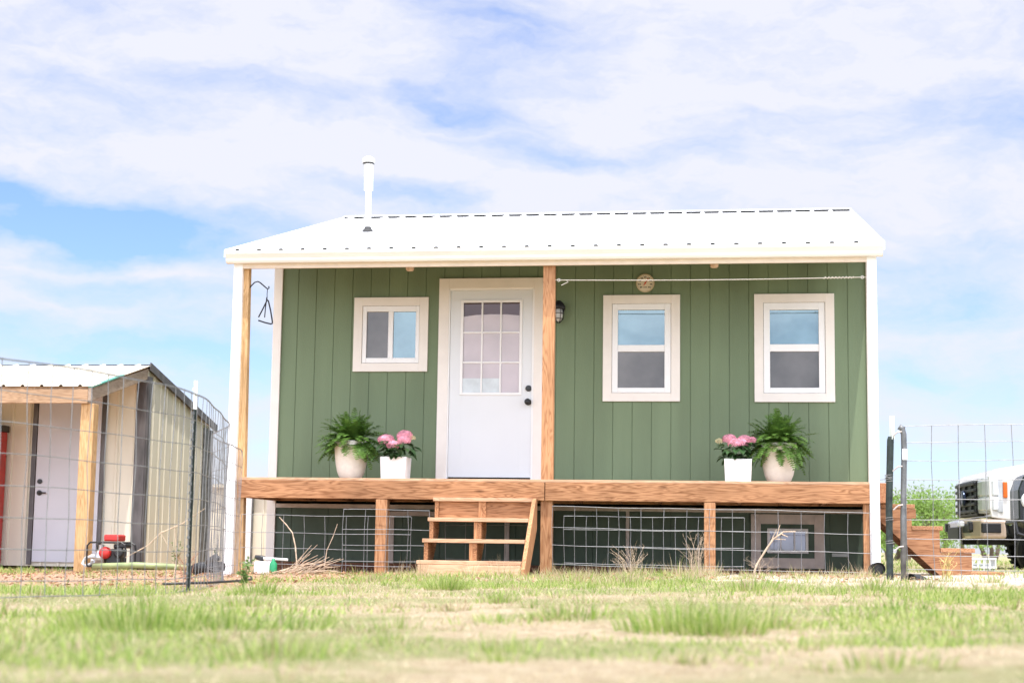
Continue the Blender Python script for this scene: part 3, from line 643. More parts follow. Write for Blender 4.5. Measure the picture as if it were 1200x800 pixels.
def hyd(x, label, seed, blooms):
    y = -.80; rnd = random.Random(seed)
    F = thing('potted_hydrangea', (x, y, 0), label, 'potted plant', 'pink hydrangeas in square white planters')
    m = MB(); frame(m, x-.134, x+.134, 0, 0, .0, 0, 0) if False else None
    m.add([(x-.125, y-.125, .0), (x+.125, y-.125, .0), (x+.125, y+.125, .0), (x-.125, y+.125, .0), (x-.135, y-.135, .232), (x+.135, y-.135, .232), (x+.135, y+.135, .232), (x-.135, y+.135, .232),
           (x-.122, y-.122, .232), (x+.122, y-.122, .232), (x+.122, y+.122, .232), (x-.122, y+.122, .232), (x-.12, y-.12, .2), (x+.12, y-.12, .2), (x+.12, y+.12, .2), (x-.12, y+.12, .2)],
          [(0,3,2,1),(0,1,5,4),(1,2,6,5),(2,3,7,6),(3,0,4,7),(4,5,9,8),(5,6,10,9),(6,7,11,10),(7,4,8,11),(8,9,13,12),(9,10,14,13),(10,11,15,14),(11,8,12,15)])
    m.build('pot', CERA, F, bevel=.006)
    MB().box(x-.118, x+.118, y-.118, y+.118, .2, .212).build('soil', SOIL, F)
    m = MB()
    for i in range(84):
        az = rnd.uniform(0, 6.283); rr = rnd.uniform(.03, .19); h = rnd.uniform(.24, .39); c = Vector((x+rr*math.cos(az), y+rr*math.sin(az)*.9, h))
        out = Vector((math.cos(az), math.sin(az), rnd.uniform(-.5, .55))).normalized(); sd = out.cross(Vector((0, 0, 1))).normalized(); nn = sd.cross(out)
        ln = rnd.uniform(.07, .12); wd = ln*.30; pts = []
        for k, ww in enumerate((0, .8, 1, .7, 0)):
            f = k/4; ctr = c+out*ln*f-Vector((0, 0, 1))*ln*.35*f*f; pts.append((ctr-sd*wd*ww+nn*wd*.3*ww, ctr, ctr+sd*wd*ww+nn*wd*.3*ww))
        vs = [q for p_ in pts for q in p_]; fs = []
        for k in range(4): fs += [(3*k, 3*k+1, 3*k+4, 3*k+3), (3*k+1, 3*k+2, 3*k+5, 3*k+4)]
        m.add(vs, fs)
    for i in range(6): a = rnd.uniform(0, 6.28); m.tube([(x+.03*math.cos(a), y+.03*math.sin(a), .2), (x+.07*math.cos(a), y+.07*math.sin(a), .33)], .003, 4)
    m.build('leaves', HLEAF, F)
    for (bx, by, bz, br, pm) in blooms:
        m = MB(); c0 = Vector((x+bx, y+by, bz))
        nf = int(90*(br/.06)**2)
        for i in range(nf):
            u = 1-2*(i+.5)/nf; ph = i*2.39996; rr = math.sqrt(1-u*u); nn = Vector((rr*math.cos(ph), rr*math.sin(ph), u))
            if nn.z < -.55: continue
            c = c0+Vector((nn.x*br, nn.y*br, nn.z*br*.68))*rnd.uniform(.9, 1.06); a1 = nn.orthogonal().normalized(); a1 = (Matrix.Rotation(rnd.uniform(0, 6.28), 3, nn) @ a1); a2 = nn.cross(a1)
            q = .0125*rnd.uniform(.8, 1.2)
            for k in range(4):
                e1 = a1*math.cos(k*1.5708)+a2*math.sin(k*1.5708); e2 = a1*math.cos(k*1.5708+1.5708)+a2*math.sin(k*1.5708+1.5708)
                m.add([c, c+(e1*.9-e2*.35)*q+nn*.002, c+e1*1.25*q+nn*.0035, c+(e1*.9+e2*.45)*q+nn*.002], [(0, 1, 2, 3)])
        m.build('bloom', pm, F)
hyd(1.487, 'pink hydrangea in a square white pot, between the left fern and the door', 5, [(-.095, -.05, .405, .082, PINK), (.09, -.01, .45, .080, PINK), (-.01, -.11, .35, .066, PINK), (.10, -.085, .40, .064, PINK), (.175, -.02, .43, .028, PALEP)])
hyd(4.945, 'pink hydrangea with one pale bloom in a square white pot, beside the right fern', 8, [(-.085, -.04, .43, .066, PINK), (-.03, -.09, .385, .070, PINK), (.065, -.05, .42, .068, PINK), (.05, -.10, .38, .055, PINK), (.135, -.05, .42, .045, PINK), (-.185, -.02, .41, .034, PALEP)])

# ================================================================== WIRE PANELS UNDER THE PORCH
def panel_grid(path, z0, z1, hs, sp, r, rv=None, top_wob=0, seed=0):
    """wire mesh following a ground path (list of (x,y)); hs = heights above z0"""
    rnd = random.Random(seed); m = MB(); pts = [Vector((a, b, 0)) for a, b in path]
    seg = [0]
    for i in range(len(pts)-1): seg.append(seg[-1]+(pts[i+1]-pts[i]).length)
    def at(s):
        for i in range(len(seg)-1):
            if s <= seg[i+1]+1e-9: f = (s-seg[i])/(seg[i+1]-seg[i]); return pts[i].lerp(pts[i+1], f)
        return pts[-1].copy()
    tot = seg[-1]; nv = int(tot/sp); ph = rnd.uniform(0, 6)
    def wob(s, h): return .008*math.sin(s*2.1+ph+h*3)+.004*math.sin(s*7+h*9)
    for h in hs:
        pl = []
        k = 0
        while k <= nv*2: s = min(tot, k*sp/2); p_ = at(s); zz = z0(p_.x) if callable(z0) else z0; pl.append((p_.x+wob(s, h)*.3, p_.y+wob(s, h), zz+h+wob(s, h)*.6)); k += 1
        m.tube(pl, r, 5)
    for k in range(nv+1):
        s = k*sp; p_ = at(s); zz = z0(p_.x) if callable(z0) else z0
        m.tube([(p_.x+wob(s, h)*.3+.004*math.sin(h*11+k), p_.y+wob(s, h)+r*1.6, zz+h+wob(s, h)*.6) for h in ([hs[0]]+list(hs[1:-1:2])+[hs[-1]])], rv or r, 5)
    return m
def frng(a, b, s):
    o = []; x = a
    while x < b-1e-6: o.append(x); x += s
    return o
g_ = 'wire panels screening the space under the porch'
one(panel_grid([(.03, -1.285), (1.93, -1.285)], -.98, -.37, [0, .12, .275, .43, .605], .2165, .0028, seed=1), 'wire_fence', WIRE, (.03, -1.285, -.98), 'low wire panel under the porch reaching from the left corner post to the steps', 'wire fence', g_)
one(panel_grid([(1.075, -1.30), (1.95, -1.30)], -.97, -.32, [0, .15, .305, .46, .655], .2185, .0028, seed=2), 'wire_fence', WIRE, (1.075, -1.30, -.97), 'short taller wire panel overlapping the left support post beside the steps', 'wire fence', g_)
one(panel_grid([(3.158, -1.285), (6.19, -1.285)], lambda x: -.95-.012*(x-3.1), -.25, [0, .13, .315, .49, .695], .2165, .0028, seed=3), 'wire_fence', WIRE, (3.158, -1.285, -.95), 'tall wire panel spanning under the right half of the porch', 'wire fence', g_)
one(panel_grid([(3.27, -1.265), (5.075, -1.265)], -.97, -.35, [0, .16, .33, .49, .62], .2165, .0028, seed=4), 'wire_fence', WIRE, (3.27, -1.265, -.97), 'shorter wire panel doubled behind the tall one, right of the steps', 'wire fence', g_)
one(panel_grid([(2.1, -1.235), (3.02, -1.235)], -.95, -.4, [0, .17, .33, .5, .62], .2, .0026, seed=5), 'wire_fence', WIRE, (2.1, -1.235, -.95), 'wire panel seen through the open porch steps', 'wire fence', g_)

# ================================================================== LEFT FENCE
fp = [(1.10, -10.5), (1.30, -10.1), (1.494, -9.697), (1.639, -9.443), (1.757, -8.972), (1.837, -8.304), (1.82, -7.798), (1.70, -7.2), (1.50, -6.35), (1.33, -5.75), (1.22, -5.35), (1.0, -4.9), (.70, -4.3), (.60, -3.75), (.50, -3.1), (.36, -2.45), (.2, -1.86)]
# smooth
def smooth(ps, k=3):
    for _ in range(k):
        q = [ps[0]]
        for a, b in zip(ps[:-1], ps[1:]): q += [(a[0]*.75+b[0]*.25, a[1]*.75+b[1]*.25), (a[0]*.25+b[0]*.75, a[1]*.25+b[1]*.75)]
        q.append(ps[-1]); ps = q
    return ps
LF = thing('wire_mesh_fence', (1.82, -7.8, -.93), 'tall galvanised wire mesh fence curving past the cream shed', 'fence')
panel_grid(smooth(fp, 2), -.935, .21, [0.0]+[.075+.152*k for k in range(8)]+[1.145], .152, .0023, seed=6).build('wire_mesh', WIRE, LF)
def tpost(nm, x, y, z0, z1, label, grp, tip, body, w_=.017):
    T = thing(nm, (x, y, z0), label, 'fence post', grp)
    def sect(a, b): 
        m = MB(); m.box(x-w_, x+w_, y, y+.004, a, b); m.box(x-.003, x+.003, y-.026, y, a, b); return m
    m = sect(z0, z1-tip)
    k = z0+.05
    while k < z1-tip: k += .052
    m.build('stake', body, T); m = MB(); k = z0+.05; m.box(x-.0035, x+.0035, y-.028, y-.0262, z0, z1-tip-.01)
    while k < z1-tip: m.box(x-.008, x+.008, y-.032, y-.028, k, k+.016); k += .052
    m.build('stud_strip', GALV, T); m = sect(z1-tip, z1); m.box(x-.009, x+.009, y-.031, y-.026, z1-.06, z1-.046); m.build('painted_tip', WHT, T)
    return T
tpost('fence_post', 1.80, -7.78, -1.0, .292, 'dark steel fence post with white tip standing in the left wire mesh', None, .17, POSTG, .009)

# ================================================================== RIGHT GATE
TP = thing('gate_post', (6.14, -4.0, -.9), 'dark green sleeved fence post with a white tip right of the house', 'fence post')
m = MB(); m.tube([(6.128, -4, -.92), (6.13, -4, -.3), (6.148, -4, .215), (6.152, -4, .24)], [.027, .027, .027, .022], 12); m.build('sleeve', POSTG, TP)
m = MB(); m.box(6.143, 6.181, -4.004, -4, .22, .405); m.box(6.157, 6.163, -4.03, -4.004, .22, .40); m.build('painted_tip', mat('pale_tip', (.68, .72, .66), .5, var=.1), TP)
m = MB()
for z in (-.09, -.42, -.6, -.12): m.tube([(6.132+.03*math.cos(a*.7), -4+.03*math.sin(a*.7), z+.002*a) for a in range(18)], .003, 5)
m.tube([(6.14, -4.03, -.09), (6.12, -4.04, -.075), (6.10, -4.035, -.06)], .003, 5); m.tube([(6.14, -4.03, -.09), (6.0, -4.0, -.103)], .0022, 5)
m.build('wire_tie', WIRE, TP)
GT = thing('wire_gate', (6.25, -4.0, -.88), 'grey steel and wire mesh gate panel right of the house', 'gate')
m = MB(); m.tube([(6.232, -4, -.90), (6.236, -4, -.4), (6.252, -4, .12), (6.25, -4, .26), (6.238, -4, .305), (6.215, -4, .32)], .0225, 12); m.build('upright', GALV, GT, smooth=True)
m = MB()
for z in (.27, .0, -.30, -.62): m.tube([(6.16, -4.02, z-.03), (6.20, -4.02, z+.005), (6.235, -4.02, z+.01)], .006, 6)
m.build('hinge_bracket', mat('hinge_grey', (.5, .45, .42), .6, .3), GT)
MB().box(6.236, 6.272, -4.026, -4.022, .06, .145).build('blank_plate', WHT, GT)
panel_grid([(6.26, -4.0), (8.7, -3.98)], lambda x: -.885+.012*(x-6.2), .3, [0, .09, .20, .33, .48, .64, .79, .94, 1.085, 1.215], .2032, .0028, seed=8).build('wire_mesh', WIRE, GT)

# ================================================================== SHED
SH = thing('cream_shed', (-3.5, 3, -.95), 'cream corrugated metal shed with a lean-to porch and white door', 'shed')
SX1, SX0, SY0, SY1 = -2.23, -6.6, 2.0, 4.46
szf = lambda y: 1.055+.249*(y-.3) if y <= 2.0 else 1.478-.222*(y-2.0)
m = MB(); ribsheet(m, SX1-SX0, .2286, .05, .018, lambda s, t_, h: (SX1-s, SY0-h, -.97+t_*(1.42+.97))); m.build('wall', CREAM, SH)
m = MB(); ribsheet(m, SY1-SY0, .2286, .05, .010, lambda s, t_, h: (SX1+h, SY0+s, -.97+t_*(szf(SY0+s)-.03+.97)), .06); m.build('wall', CREAM, SH)
m = MB(); m.box(SX0, SX1-.01, SY1-.02, SY1, -.97, szf(SY1)-.04); m.prism([(SY0+.05, -.97), (SY1-.02, -.97), (SY1-.02, szf(SY1)-.06), (SY0+.05, szf(SY0)-.06)], 'x', SX0-.01, SX0+.01); m.build('wall', CREAM, SH)
m = MB(); Lx = SX1+.035-(SX0-.2)
ribsheet(m, Lx, .2286, .05, .02, lambda s, t_, h: (SX0-.2+s, .27+t_*(2.03-.27), szf(.27)+t_*(szf(2.0)-szf(.27))+.02+h))
ribsheet(m, Lx, .2286, .05, .02, lambda s, t_, h: (SX0-.2+s, SY1+.12-t_*(SY1+.12-2.03), szf(SY1+.12)+t_*(szf(2.0)-szf(SY1+.12))+.02+h))
SR = m.build('roof', CREAMR, SH)
# wavy dark eave edge: purlin shade strip & ridge
MB().box(SX0-.2, SX1+.03, 2.035, 2.06, 1.46, 1.512).build('ridge_strip', FOAM, SR)
MB().prism([(.30, szf(.30)+.010), (1.99, szf(1.99)+.010), (1.99, szf(1.99)-.006), (.30, szf(.3)-.006)], 'x', SX0-.15, SX1+.02).build('ceiling', gw, SR)
m = MB(); m.prism([(2.0, szf(2.0)+.055), (SY1+.14, szf(SY1+.14)+.055), (SY1+.14, szf(SY1+.14)-.045), (2.0, szf(2.0)-.045)], 'x', SX1+.037, SX1+.053); m.build('rake_trim', SHTRIM, SR)
MB().box(SX0, SX1-.02, .28, .32, .878, 1.04).build('porch_beam', gw, SH, bevel=.004)
m = MB(); m.prism([(.28, .90), (1.99, 1.325), (1.99, 1.455), (.28, 1.05)], 'x', SX1-.018, SX1+.022); m.build('rake_beam', gwy, SH, bevel=.004)
m = MB(); m.prism([(.28, 1.053), (1.2, 1.285), (1.2, 1.30), (.28, 1.068)], 'x', SX1-.02, SX1+.036); m.build('drip_edge', mat('teal_edge', (.10, .33, .25), .5), SH)
MB().box(-2.345, -2.19, .33, .47, -1.0, .878).build('porch_post', yw, SH, bevel=.006)
m = MB(); m.box(-2.34, -2.205, SY0-.03, SY0-.012, -.97, 1.36); m.box(-2.218, -2.19, SY0-.012, SY0+.11, -.97, 1.36); m.build('corner_trim', SHTRIM, SH, bevel=.003)
m = MB(); m.box(SX1-.02, SX1+.03, SY1-.30, SY1-.17, -.97, szf(SY1-.17)-.08); m.box(SX1-.02, SX1+.035, SY1-.10, SY1+.03, -.97, szf(SY1)-.06); m.build('corner_trim', GALV, SH, bevel=.003)
m = MB(); m.box(-3.66, -3.60, SY0-.045, SY0-.02, -.95, 1.22); m.box(-2.76, -2.715, SY0-.045, SY0-.02, -.95, 1.22); m.box(-3.60, -2.76, SY0-.045, SY0-.02, 1.14, 1.22)
SD = m.build('door', SHTRIM, SH, bevel=.003)
MB().box(-3.59, -2.77, SY0-.04, SY0-.02, -.92, 1.135).build('door_slab', SHDOOR, SD, bevel=.003)
m = MB(); m.lathe([(.03, 0), (.03, -.02), (.01, -.022)], (-3.53, SY0-.04, .06), 20, 'y'); m.build('deadbolt', BLK, SD)
m = MB(); m.lathe([(.033, 0), (.033, -.012), (.012, -.015), (.012, -.05)], (-3.53, SY0-.04, -.08), 20, 'y'); m.tube([(-3.53, SY0-.085, -.08), (-3.43, SY0-.085, -.08)], .009, 8); m.build('door_handle', BLK, SD)
RC = thing('red_cabinet', (-4.3, 1.75, -.93), 'tall red cabinet with a black top standing by the shed wall', 'cabinet')
MB().box(-4.65, -4.04, 1.5, 1.95, -.95, .66).build('carcass', REDP, RC, bevel=.01); MB().box(-4.67, -4.02, 1.48, 1.96, .66, .74).build('top', BLK, RC, bevel=.008)
m = MB(); m.box(-4.36, -4.34, 1.485, 1.50, -.2, .2); m.build('handle', SILV, RC)

SH.location.x -= .06
# small cream building behind
PB = thing('pump_house', (-2.6, 8.2, -.96), 'low cream metal outbuilding seen behind the left end of the porch', 'outbuilding')
m = MB(); ribsheet(m, 2.4, .2286, .04, .012, lambda s, t_, h: (-3.45+s, 7.5-h, -.97+t_*1.17)); m.box(-3.45, -1.05, 7.51, 8.6, -.97, .2); m.build('wall', CREAM, PB)
MB().box(-3.5, -1.0, 7.4, 8.7, .2, .25).build('roof', CREAMR, PB)
MB().box(-2.70, -2.60, 7.44, 7.482, -.97, .2).build('corner_trim', WHT, PB); MB().box(-2.59, -2.575, 7.44, 7.482, -.97, .2).build('downpipe', GALV, PB)

# ================================================================== PUMP
PU = thing('water_pump', (-1.87, .1, -.93), 'portable red and black petrol water pump in a tube frame by the shed post', 'pump')
def P3(x, y, z): return (-1.87+x, .1+y, -.93+z)
m = MB()
for y in (-.17, .17): m.tube([P3(-.25, y, 0), P3(-.26, y, .05), P3(-.26, y, .26), P3(-.22, y, .30), P3(.19, y, .30), P3(.24, y, .27), P3(.25, y, .22), P3(.25, y, .02), P3(.22, y, 0), P3(-.25, y, 0)], .0125, 8)
for x in (-.2, .2): m.tube([P3(x, -.17, .01), P3(x, .17, .01)], .011, 6)
m.tube([P3(0, -.17, .30), P3(0, .17, .30)], .011, 6)
m.build('frame', BLK, PU)
m = MB(); m.box(-1.87-.07, -1.87+.135, .1-.12, .1+.12, -.93+.315, -.93+.40); m.build('fuel_tank', REDP, PU, bevel=.02)
m = MB(); m.lathe([(.03, 0), (.068, .01), (.078, .05), (.075, .09), (.04, .10)], P3(-.04, -.17, .17), 20, 'y'); m.build('starter_cover', REDP, PU, smooth=True)
m = MB(); m.box(-1.87-.03, -1.87+.16, .0, .22, -.92, -.93+.22); m.lathe([(.05, 0), (.07, .02), (.07, .08), (.05, .1)], P3(.13, -.12, .17), 16, 'y'); m.tube([P3(.05, -.05, .25), P3(.19, -.05, .26), P3(.2, .1, .26)], .035, 10); m.build('engine', BLKP, PU, bevel=.015)
m = MB(); m.lathe([(.03, 0), (.09, .01), (.11, .04), (.11, .1), (.09, .13), (.04, .14)], P3(-.20, 0, .11), 20, 'x'); m.tube([P3(-.14, 0, .18), P3(-.14, 0, .27)], .036, 12); m.tube([P3(-.18, 0, .12), P3(-.27, 0, .12)], .036, 12); m.build('pump_casing', SILV, PU, smooth=False)
m = MB(); m.tube([P3(-.27, -.02, .12), P3(-.34, -.03, .10), P3(-.36, -.06, .03), P3(-.30, -.1, .0), P3(-.22, -.12, .03), P3(-.2, -.14, .08)], .018, 8); m.build('hose_stub', mat('hose_white', (.6, .6, .58), .5), PU); PU.scale = (.86, .86, .86)
one(MB().tube([(-2.0, -.05, -.93), (-1.75, -.3, -.92), (-1.4, -.42, -.905), (-1.1, -.3, -.915), (-.9, -.1, -.93), (-.6, -.2, -.935)], .032, 8), 'garden_hose', HOSE, (-1.4, -.3, -.93), 'thick pale green hose lying on the ground in front of the pump', 'hose', smooth=True)

# ================================================================== GROUND CLUTTER
def corr_pipe(path, r, n_=14, pitch=.02):
    m = MB(); pts = []; rs = []
    P_ = [Vector(p) for p in path]
    for a, b in zip(P_[:-1], P_[1:]):
        k = max(2, int((b-a).length/(pitch/2)))
        for i in range(k): pts.append(a.lerp(b, i/k)); rs.append(r if len(pts) % 2 else r*.88)
    m.tube(pts, rs, n_, False); m.tube([P_[0]+(P_[1]-P_[0]).normalized()*.05, P_[0]+(P_[1]-P_[0]).normalized()*.052], r*.8, n_); return m
gp_ = 'black corrugated drain pipes'
one(corr_pipe([(.28, -2.62, -.875), (.16, -2.5, -.88), (.03, -2.4, -.885), (-.1, -2.2, -.90), (-.2, -2.0, -.93)], .05), 'drain_pipe', BLKP, (.1, -2.4, -.93), 'black corrugated pipe lying by the foot of the left white corner post', 'pipe', gp_)
one(MB().tube([(.28, -2.68, -.80), (.22, -2.6, -.795), (.12, -2.5, -.83), (.10, -2.48, -.86)], [.02, .035, .03, .02], 10), 'pipe_elbow', BLKP, (.2, -2.6, -.84), 'small black plastic elbow resting on the left drain pipe', 'pipe fitting', smooth=True)
one(corr_pipe([(6.235, -1.55, -.812), (6.23, -1.4, -.815), (6.22, -1.1, -.83)], .062), 'drain_pipe', BLKP, (6.2, -1.4, -.86), 'black corrugated pipe end at the foot of the right white corner post', 'pipe', gp_)
one(corr_pipe([(6.33, -3.55, -.875), (6.40, -3.4, -.88), (6.46, -3.2, -.9), (6.50, -3.0, -.93)], .05), 'drain_pipe', BLKP, (6.4, -3.3, -.9), 'black corrugated pipe lying beside the grey gate upright', 'pipe', gp_)
one(MB().tube([(1.47, -7.3, -.915), (1.65, -7.0, -.91), (1.72, -6.6, -.905), (1.66, -6.1, -.905), (1.5, -5.6, -.9)], .008, 8), 'black_tube', BLKP, (1.6, -6.6, -.92), 'thin black tubing lying on the dirt behind the left fence post', 'tube', smooth=True)
JG = thing('plastic_jug', (.375, -1.55, -.95), 'white plastic jug with a black cap under the left end of the porch', 'jug')
m = MB(); m.box(.275, .475, -1.62, -1.48, -.96, -.83); m.build('body', WHT, JG, bevel=.025)
m = MB(); m.tube([(.27, -1.55, -.79), (.33, -1.55, -.80), (.37, -1.55, -.795)], [.02, .028, .016], 10); m.tube([(.34, -1.55, -.83), (.34, -1.55, -.795)], .018, 10); m.build('cap', BLK, JG)
one(MB().tube([(.37, -1.6, -.80), (.62, -1.62, -.812)], .012, 8), 'white_rod', WHT, (.5, -1.6, -.82), 'short white plastic rod sticking out beside the jug', 'rod')
GB = one(MB().lathe([(.035, 0), (.038, .03), (.036, .1), (.014, .13), (.014, .15)], (.50, -1.70, -.95), 16), 'green_bottle', GRNP, (.50, -1.70, -.95), 'small green plastic bottle on the ground beside the white jug', 'bottle', smooth=True)
CR = thing('wire_crate', (7.49, 1.0, -.88), 'pale plastic milk crate on the ground behind the side steps', 'crate')
m = MB(); x0, x1, y0, y1, z0, z1 = 7.33, 7.63, .85, 1.15, -.9, -.70
for k in range(6):
    xx = x0+(x1-x0)*k/5
    for yy in (y0, y1): m.box(xx-.008, xx+.008, yy-.006, yy+.006, z0, z1)
    yy = y0+(y1-y0)*k/5
    for xx in (x0, x1): m.box(xx-.007, xx+.007, yy-.008, yy+.008, z0+.001, z1-.001)
for z in (z0, z0+.09, z1-.02):
    for yy in (y0, y1): m.box(x0-.01, x1+.01, yy-.010, yy+.010, z, z+.022)
    for xx in (x0, x1): m.box(xx-.011, xx+.011, y0, y1, z+.001, z+.021)
m.box(x0, x1, y0, y1, z0-.01, z0); m.build('basket', mat('crate_white', (.66, .66, .64), .5), CR)
MB().box(x0+.03, x1-.03, y0+.03, y1-.03, z0+.002, z0+.14).build('contents', GREYP, CR, bevel=.02)

# ================================================================== TRUCK
TK = thing('pickup_truck', (8.0, 3.4+1.0, -.93), 'white pickup truck with black grille and chrome bumper facing left beyond the gate', 'truck')
TK.rotation_euler = (0, 0, math.pi+R(3)); TK.location = (7.87, 4.3, -.97); TK.scale = (1.07, 1.07, 1.07)
# local: x forward is +x (truck nose at x=0), y across (-1..1), z up from ground
def arc(cx, cz, r, a0, a1, n_=12): return [(cx+r*math.cos(R(a0+(a1-a0)*k/n_)), cz+r*math.sin(R(a0+(a1-a0)*k/n_))) for k in range(n_+1)]
WB, WR = -.98, .42
body = [(-.02, .70), (.0, .78), (.0, 1.18), (-.04, 1.24), (-.35, 1.30), (-1.5, 1.36), (-1.62, 1.36), (-1.62, .45)]+arc(WB, .42, .54, -2, 182)[::1]+[(-.16, .70)]
def cut(poly, y0, y1, nm, m_, bev=.05):
    m = MB(); m.prism(poly, 'y', y0, y1); o = m.build(nm, m_, TK, bevel=bev, local=True); o.modifiers['bevel'].segments = 3; return o
# front clip with wheel arch
fr_poly = [(-.02, .70), (.0, .80), (.0, 1.16), (-.05, 1.235), (-.4, 1.30), (-1.55, 1.37), (-1.55, .50)]+[(WB-.54, .44)]+arc(WB, .42, .55, 178, 2)+[(-.30, .62), (-.16, .66)]
fr_poly = [(-.02, .70), (.0, .80), (.0, 1.16), (-.05, 1.235), (-.4, 1.30), (-1.55, 1.37), (-1.55, .46)]+arc(WB, .42, .55, 176, 24)+[(-.30, .66)]
cut(fr_poly, -.98, .98, 'front_body', TPAINT, .06)
cut([(-1.555, .46), (-1.555, 1.36), (-3.6, 1.38), (-3.6, .46)], -.97, .97, 'cab', TPAINT, .04)
m = MB(); pr = [(-1.60, 1.36), (-2.25, 1.88), (-3.35, 1.90), (-3.58, 1.37)]; vs = []
for y, k in ((-1, 0), (1, 1)):
    for (x, z) in pr: vs.append((x, y*(.93 if z < 1.5 else .76), z))
m.add(vs, [(0,1,2,3),(7,6,5,4),(0,4,5,1),(1,5,6,2),(2,6,7,3),(3,7,4,0)]); m.build('cab_roof', TPAINT, TK, bevel=.05, local=True)
GD = mat('truck_glass', (.03, .035, .04), .05, spec=.8)
m = MB()
for sg in (-1, 1):
    for (xa, xb, xc, xd) in ((-1.78, -2.28, -2.62, -2.62), (-2.70, -2.70, -3.28, -3.42)):
        def yy(z): return sg*(.935+(.77-.93)*(z-1.36)/.53)
        m.add([(xa, yy(1.42), 1.42), (xb, yy(1.82), 1.82), (xc, yy(1.82), 1.82), (xd, yy(1.42), 1.42)], [(0,1,2,3)])
m.add([(-1.66, -.8, 1.42), (-1.66, .8, 1.42), (-2.19, .7, 1.85), (-2.19, -.7, 1.85)], [(0,1,2,3)]); m.build('cab_window', GD, TK, local=True)
cut([(-3.63, .48), (-3.63, 1.36), (-5.7, 1.36), (-5.7, .60)]+arc(-4.75, .42, .55, 160, 20)[::-1], -.97, .97, 'cargo_bed', TPAINT, .04)
def wheel(x, y):
    m = MB(); sg = -1 if y < 0 else 1
    m.lathe([(.27, -.13), (.38, -.135), (.41, -.11), (.42, -.05), (.42, .05), (.41, .11), (.38, .135), (.27, .13)], (x, y, .42), 40, 'y', capb=False)
    for k in range(36):
        a = k*math.pi/18; 
        for s2 in (-1, 1): m.obox((x+.422*math.cos(a+.04*s2), y+.075*s2, .42+.422*math.sin(a+.04*s2)), (math.cos(a), 0, math.sin(a)), (0, 1, 0), (-math.sin(a), 0, math.cos(a)), .008, .055, .022)
    W_ = m.build('wheel', TYRE, TK, local=True)
    m = MB(); m.lathe([(.27, .12), (.255, .10), (.23, .03), (.10, .06), (.09, .11), (.02, .12)] if sg > 0 else [(.27, -.12), (.255, -.10), (.23, -.03), (.10, -.06), (.09, -.11), (.02, -.12)], (x, y, .42), 32, 'y'); m.build('rim', MUD, W_, local=True)
for x in (WB, -4.75):
    for y in (-.84, .84): wheel(x, y)
MB().box(-5.6, -.3, -.80, .80, .42, .62).build('underbody', BLKP, TK, local=True)
m = MB(); m.box(-.10, .075, -.62, .62, .72, 1.14); G1 = m.build('grille', BLKP, TK, bevel=.03, local=True)
m = MB()
for z in (.78, .86, .94, 1.02, 1.095): m.box(.070, .10, -.60, .60, z-.018, z+.018)
for y in (-.38, 0, .38): m.box(.072, .098, y-.02, y+.02, .75, 1.12)
m.build('grille_bar', mat('grille_bar_black', (.012, .012, .013), .45), G1, local=True, bevel=.006)
m = MB(); m.lathe([(.09, 0), (.09, .02), (.07, .03), (.001, .032)], (.10, 0, .94), 24, 'x'); m.build('emblem', mat('emblem_blue', (.05, .07, .13), .3, .5), G1, local=True)
for sg in (-1, 1):
    m = MB(); m.prism([(.06, .62*sg), (.045, .86*sg), (-.02, .965*sg), (-.15, .997*sg), (-.15, .90*sg), (-.05, .62*sg)], 'z', .745, 1.15); HL = m.build('headlight', mat('headlamp_shell', (.55, .57, .58), .3), TK, bevel=.02, local=True)
    m = MB()
    for z0_, z1_ in ((.775, .93), (.94, 1.12)): m.prism([(.068, .64*sg), (.056, .85*sg), (.012, .955*sg), (-.045, .995*sg), (-.10, 1.006*sg), (-.10, .94*sg), (-.01, .70*sg)], 'z', z0_, z1_)
    m.build('lens', LENS, HL, bevel=.015, local=True)
    m = MB(); m.prism([(-.15, .975*sg), (-.15, 1.0*sg), (-.20, 1.003*sg), (-.20, .975*sg)], 'z', .92, 1.10); m.build('side_marker', AMBER, TK, bevel=.01, local=True)
    m = MB(); m.box(.13, .20, .74*sg-.06, .74*sg+.06, .55, .655); m.build('fog_lamp_block', BLKP, TK, bevel=.01, local=True)
# bumper
m = MB(); bp_ = [(.10, -.99), (.17, -.75), (.20, -.4), (.20, .4), (.17, .75), (.10, .99), (-.18, 1.0), (-.18, .93), (.02, .9), (.08, .6), (.08, -.6), (.02, -.9), (-.18, -.93), (-.18, -1.0)]
m.prism(bp_, 'z', .46, .68); BU = m.build('bumper', mat('bumper_tan', (.60, .46, .35), .22, .25, var=.06, coat=.6), TK, bevel=.03, local=True)
for sg in (-1, 1): m = MB(); m.prism([(-.12, 1.006*sg), (.09, 1.0*sg), (.182, .72*sg), (.206, .42*sg), (.12, .42*sg), (.0, .9*sg), (-.12, .9*sg)], 'z', .525, .635); m.build('fog_recess', BLKP, BU, bevel=.01, local=True)
m = MB(); m.box(.19, .24, -.35, .35, .45, .60); m.build('licence_plate_mount', BLKP, BU, bevel=.01, local=True)
MB().box(.20, .27, .46, .54, .60, .66).build('driving_lamp', LENS, BU, bevel=.01, local=True)
m = MB()
for sg in (-1, 1): m.box(-.75, .05, sg*.5-.05, sg*.5+.05, .40, .50)
m.build('tow_frame', BLKP, TK, local=True)
for sg in (-1, 1):
    m = MB(); m.box(-1.95, -1.85, sg*1.05-.1, sg*1.05+.1, 1.42, 1.68); m.tube([(-1.85, sg*.9, 1.45), (-1.9, sg*1.0, 1.48)], .02, 6); m.build('mirror', BLKP, TK, bevel=.03, local=True)

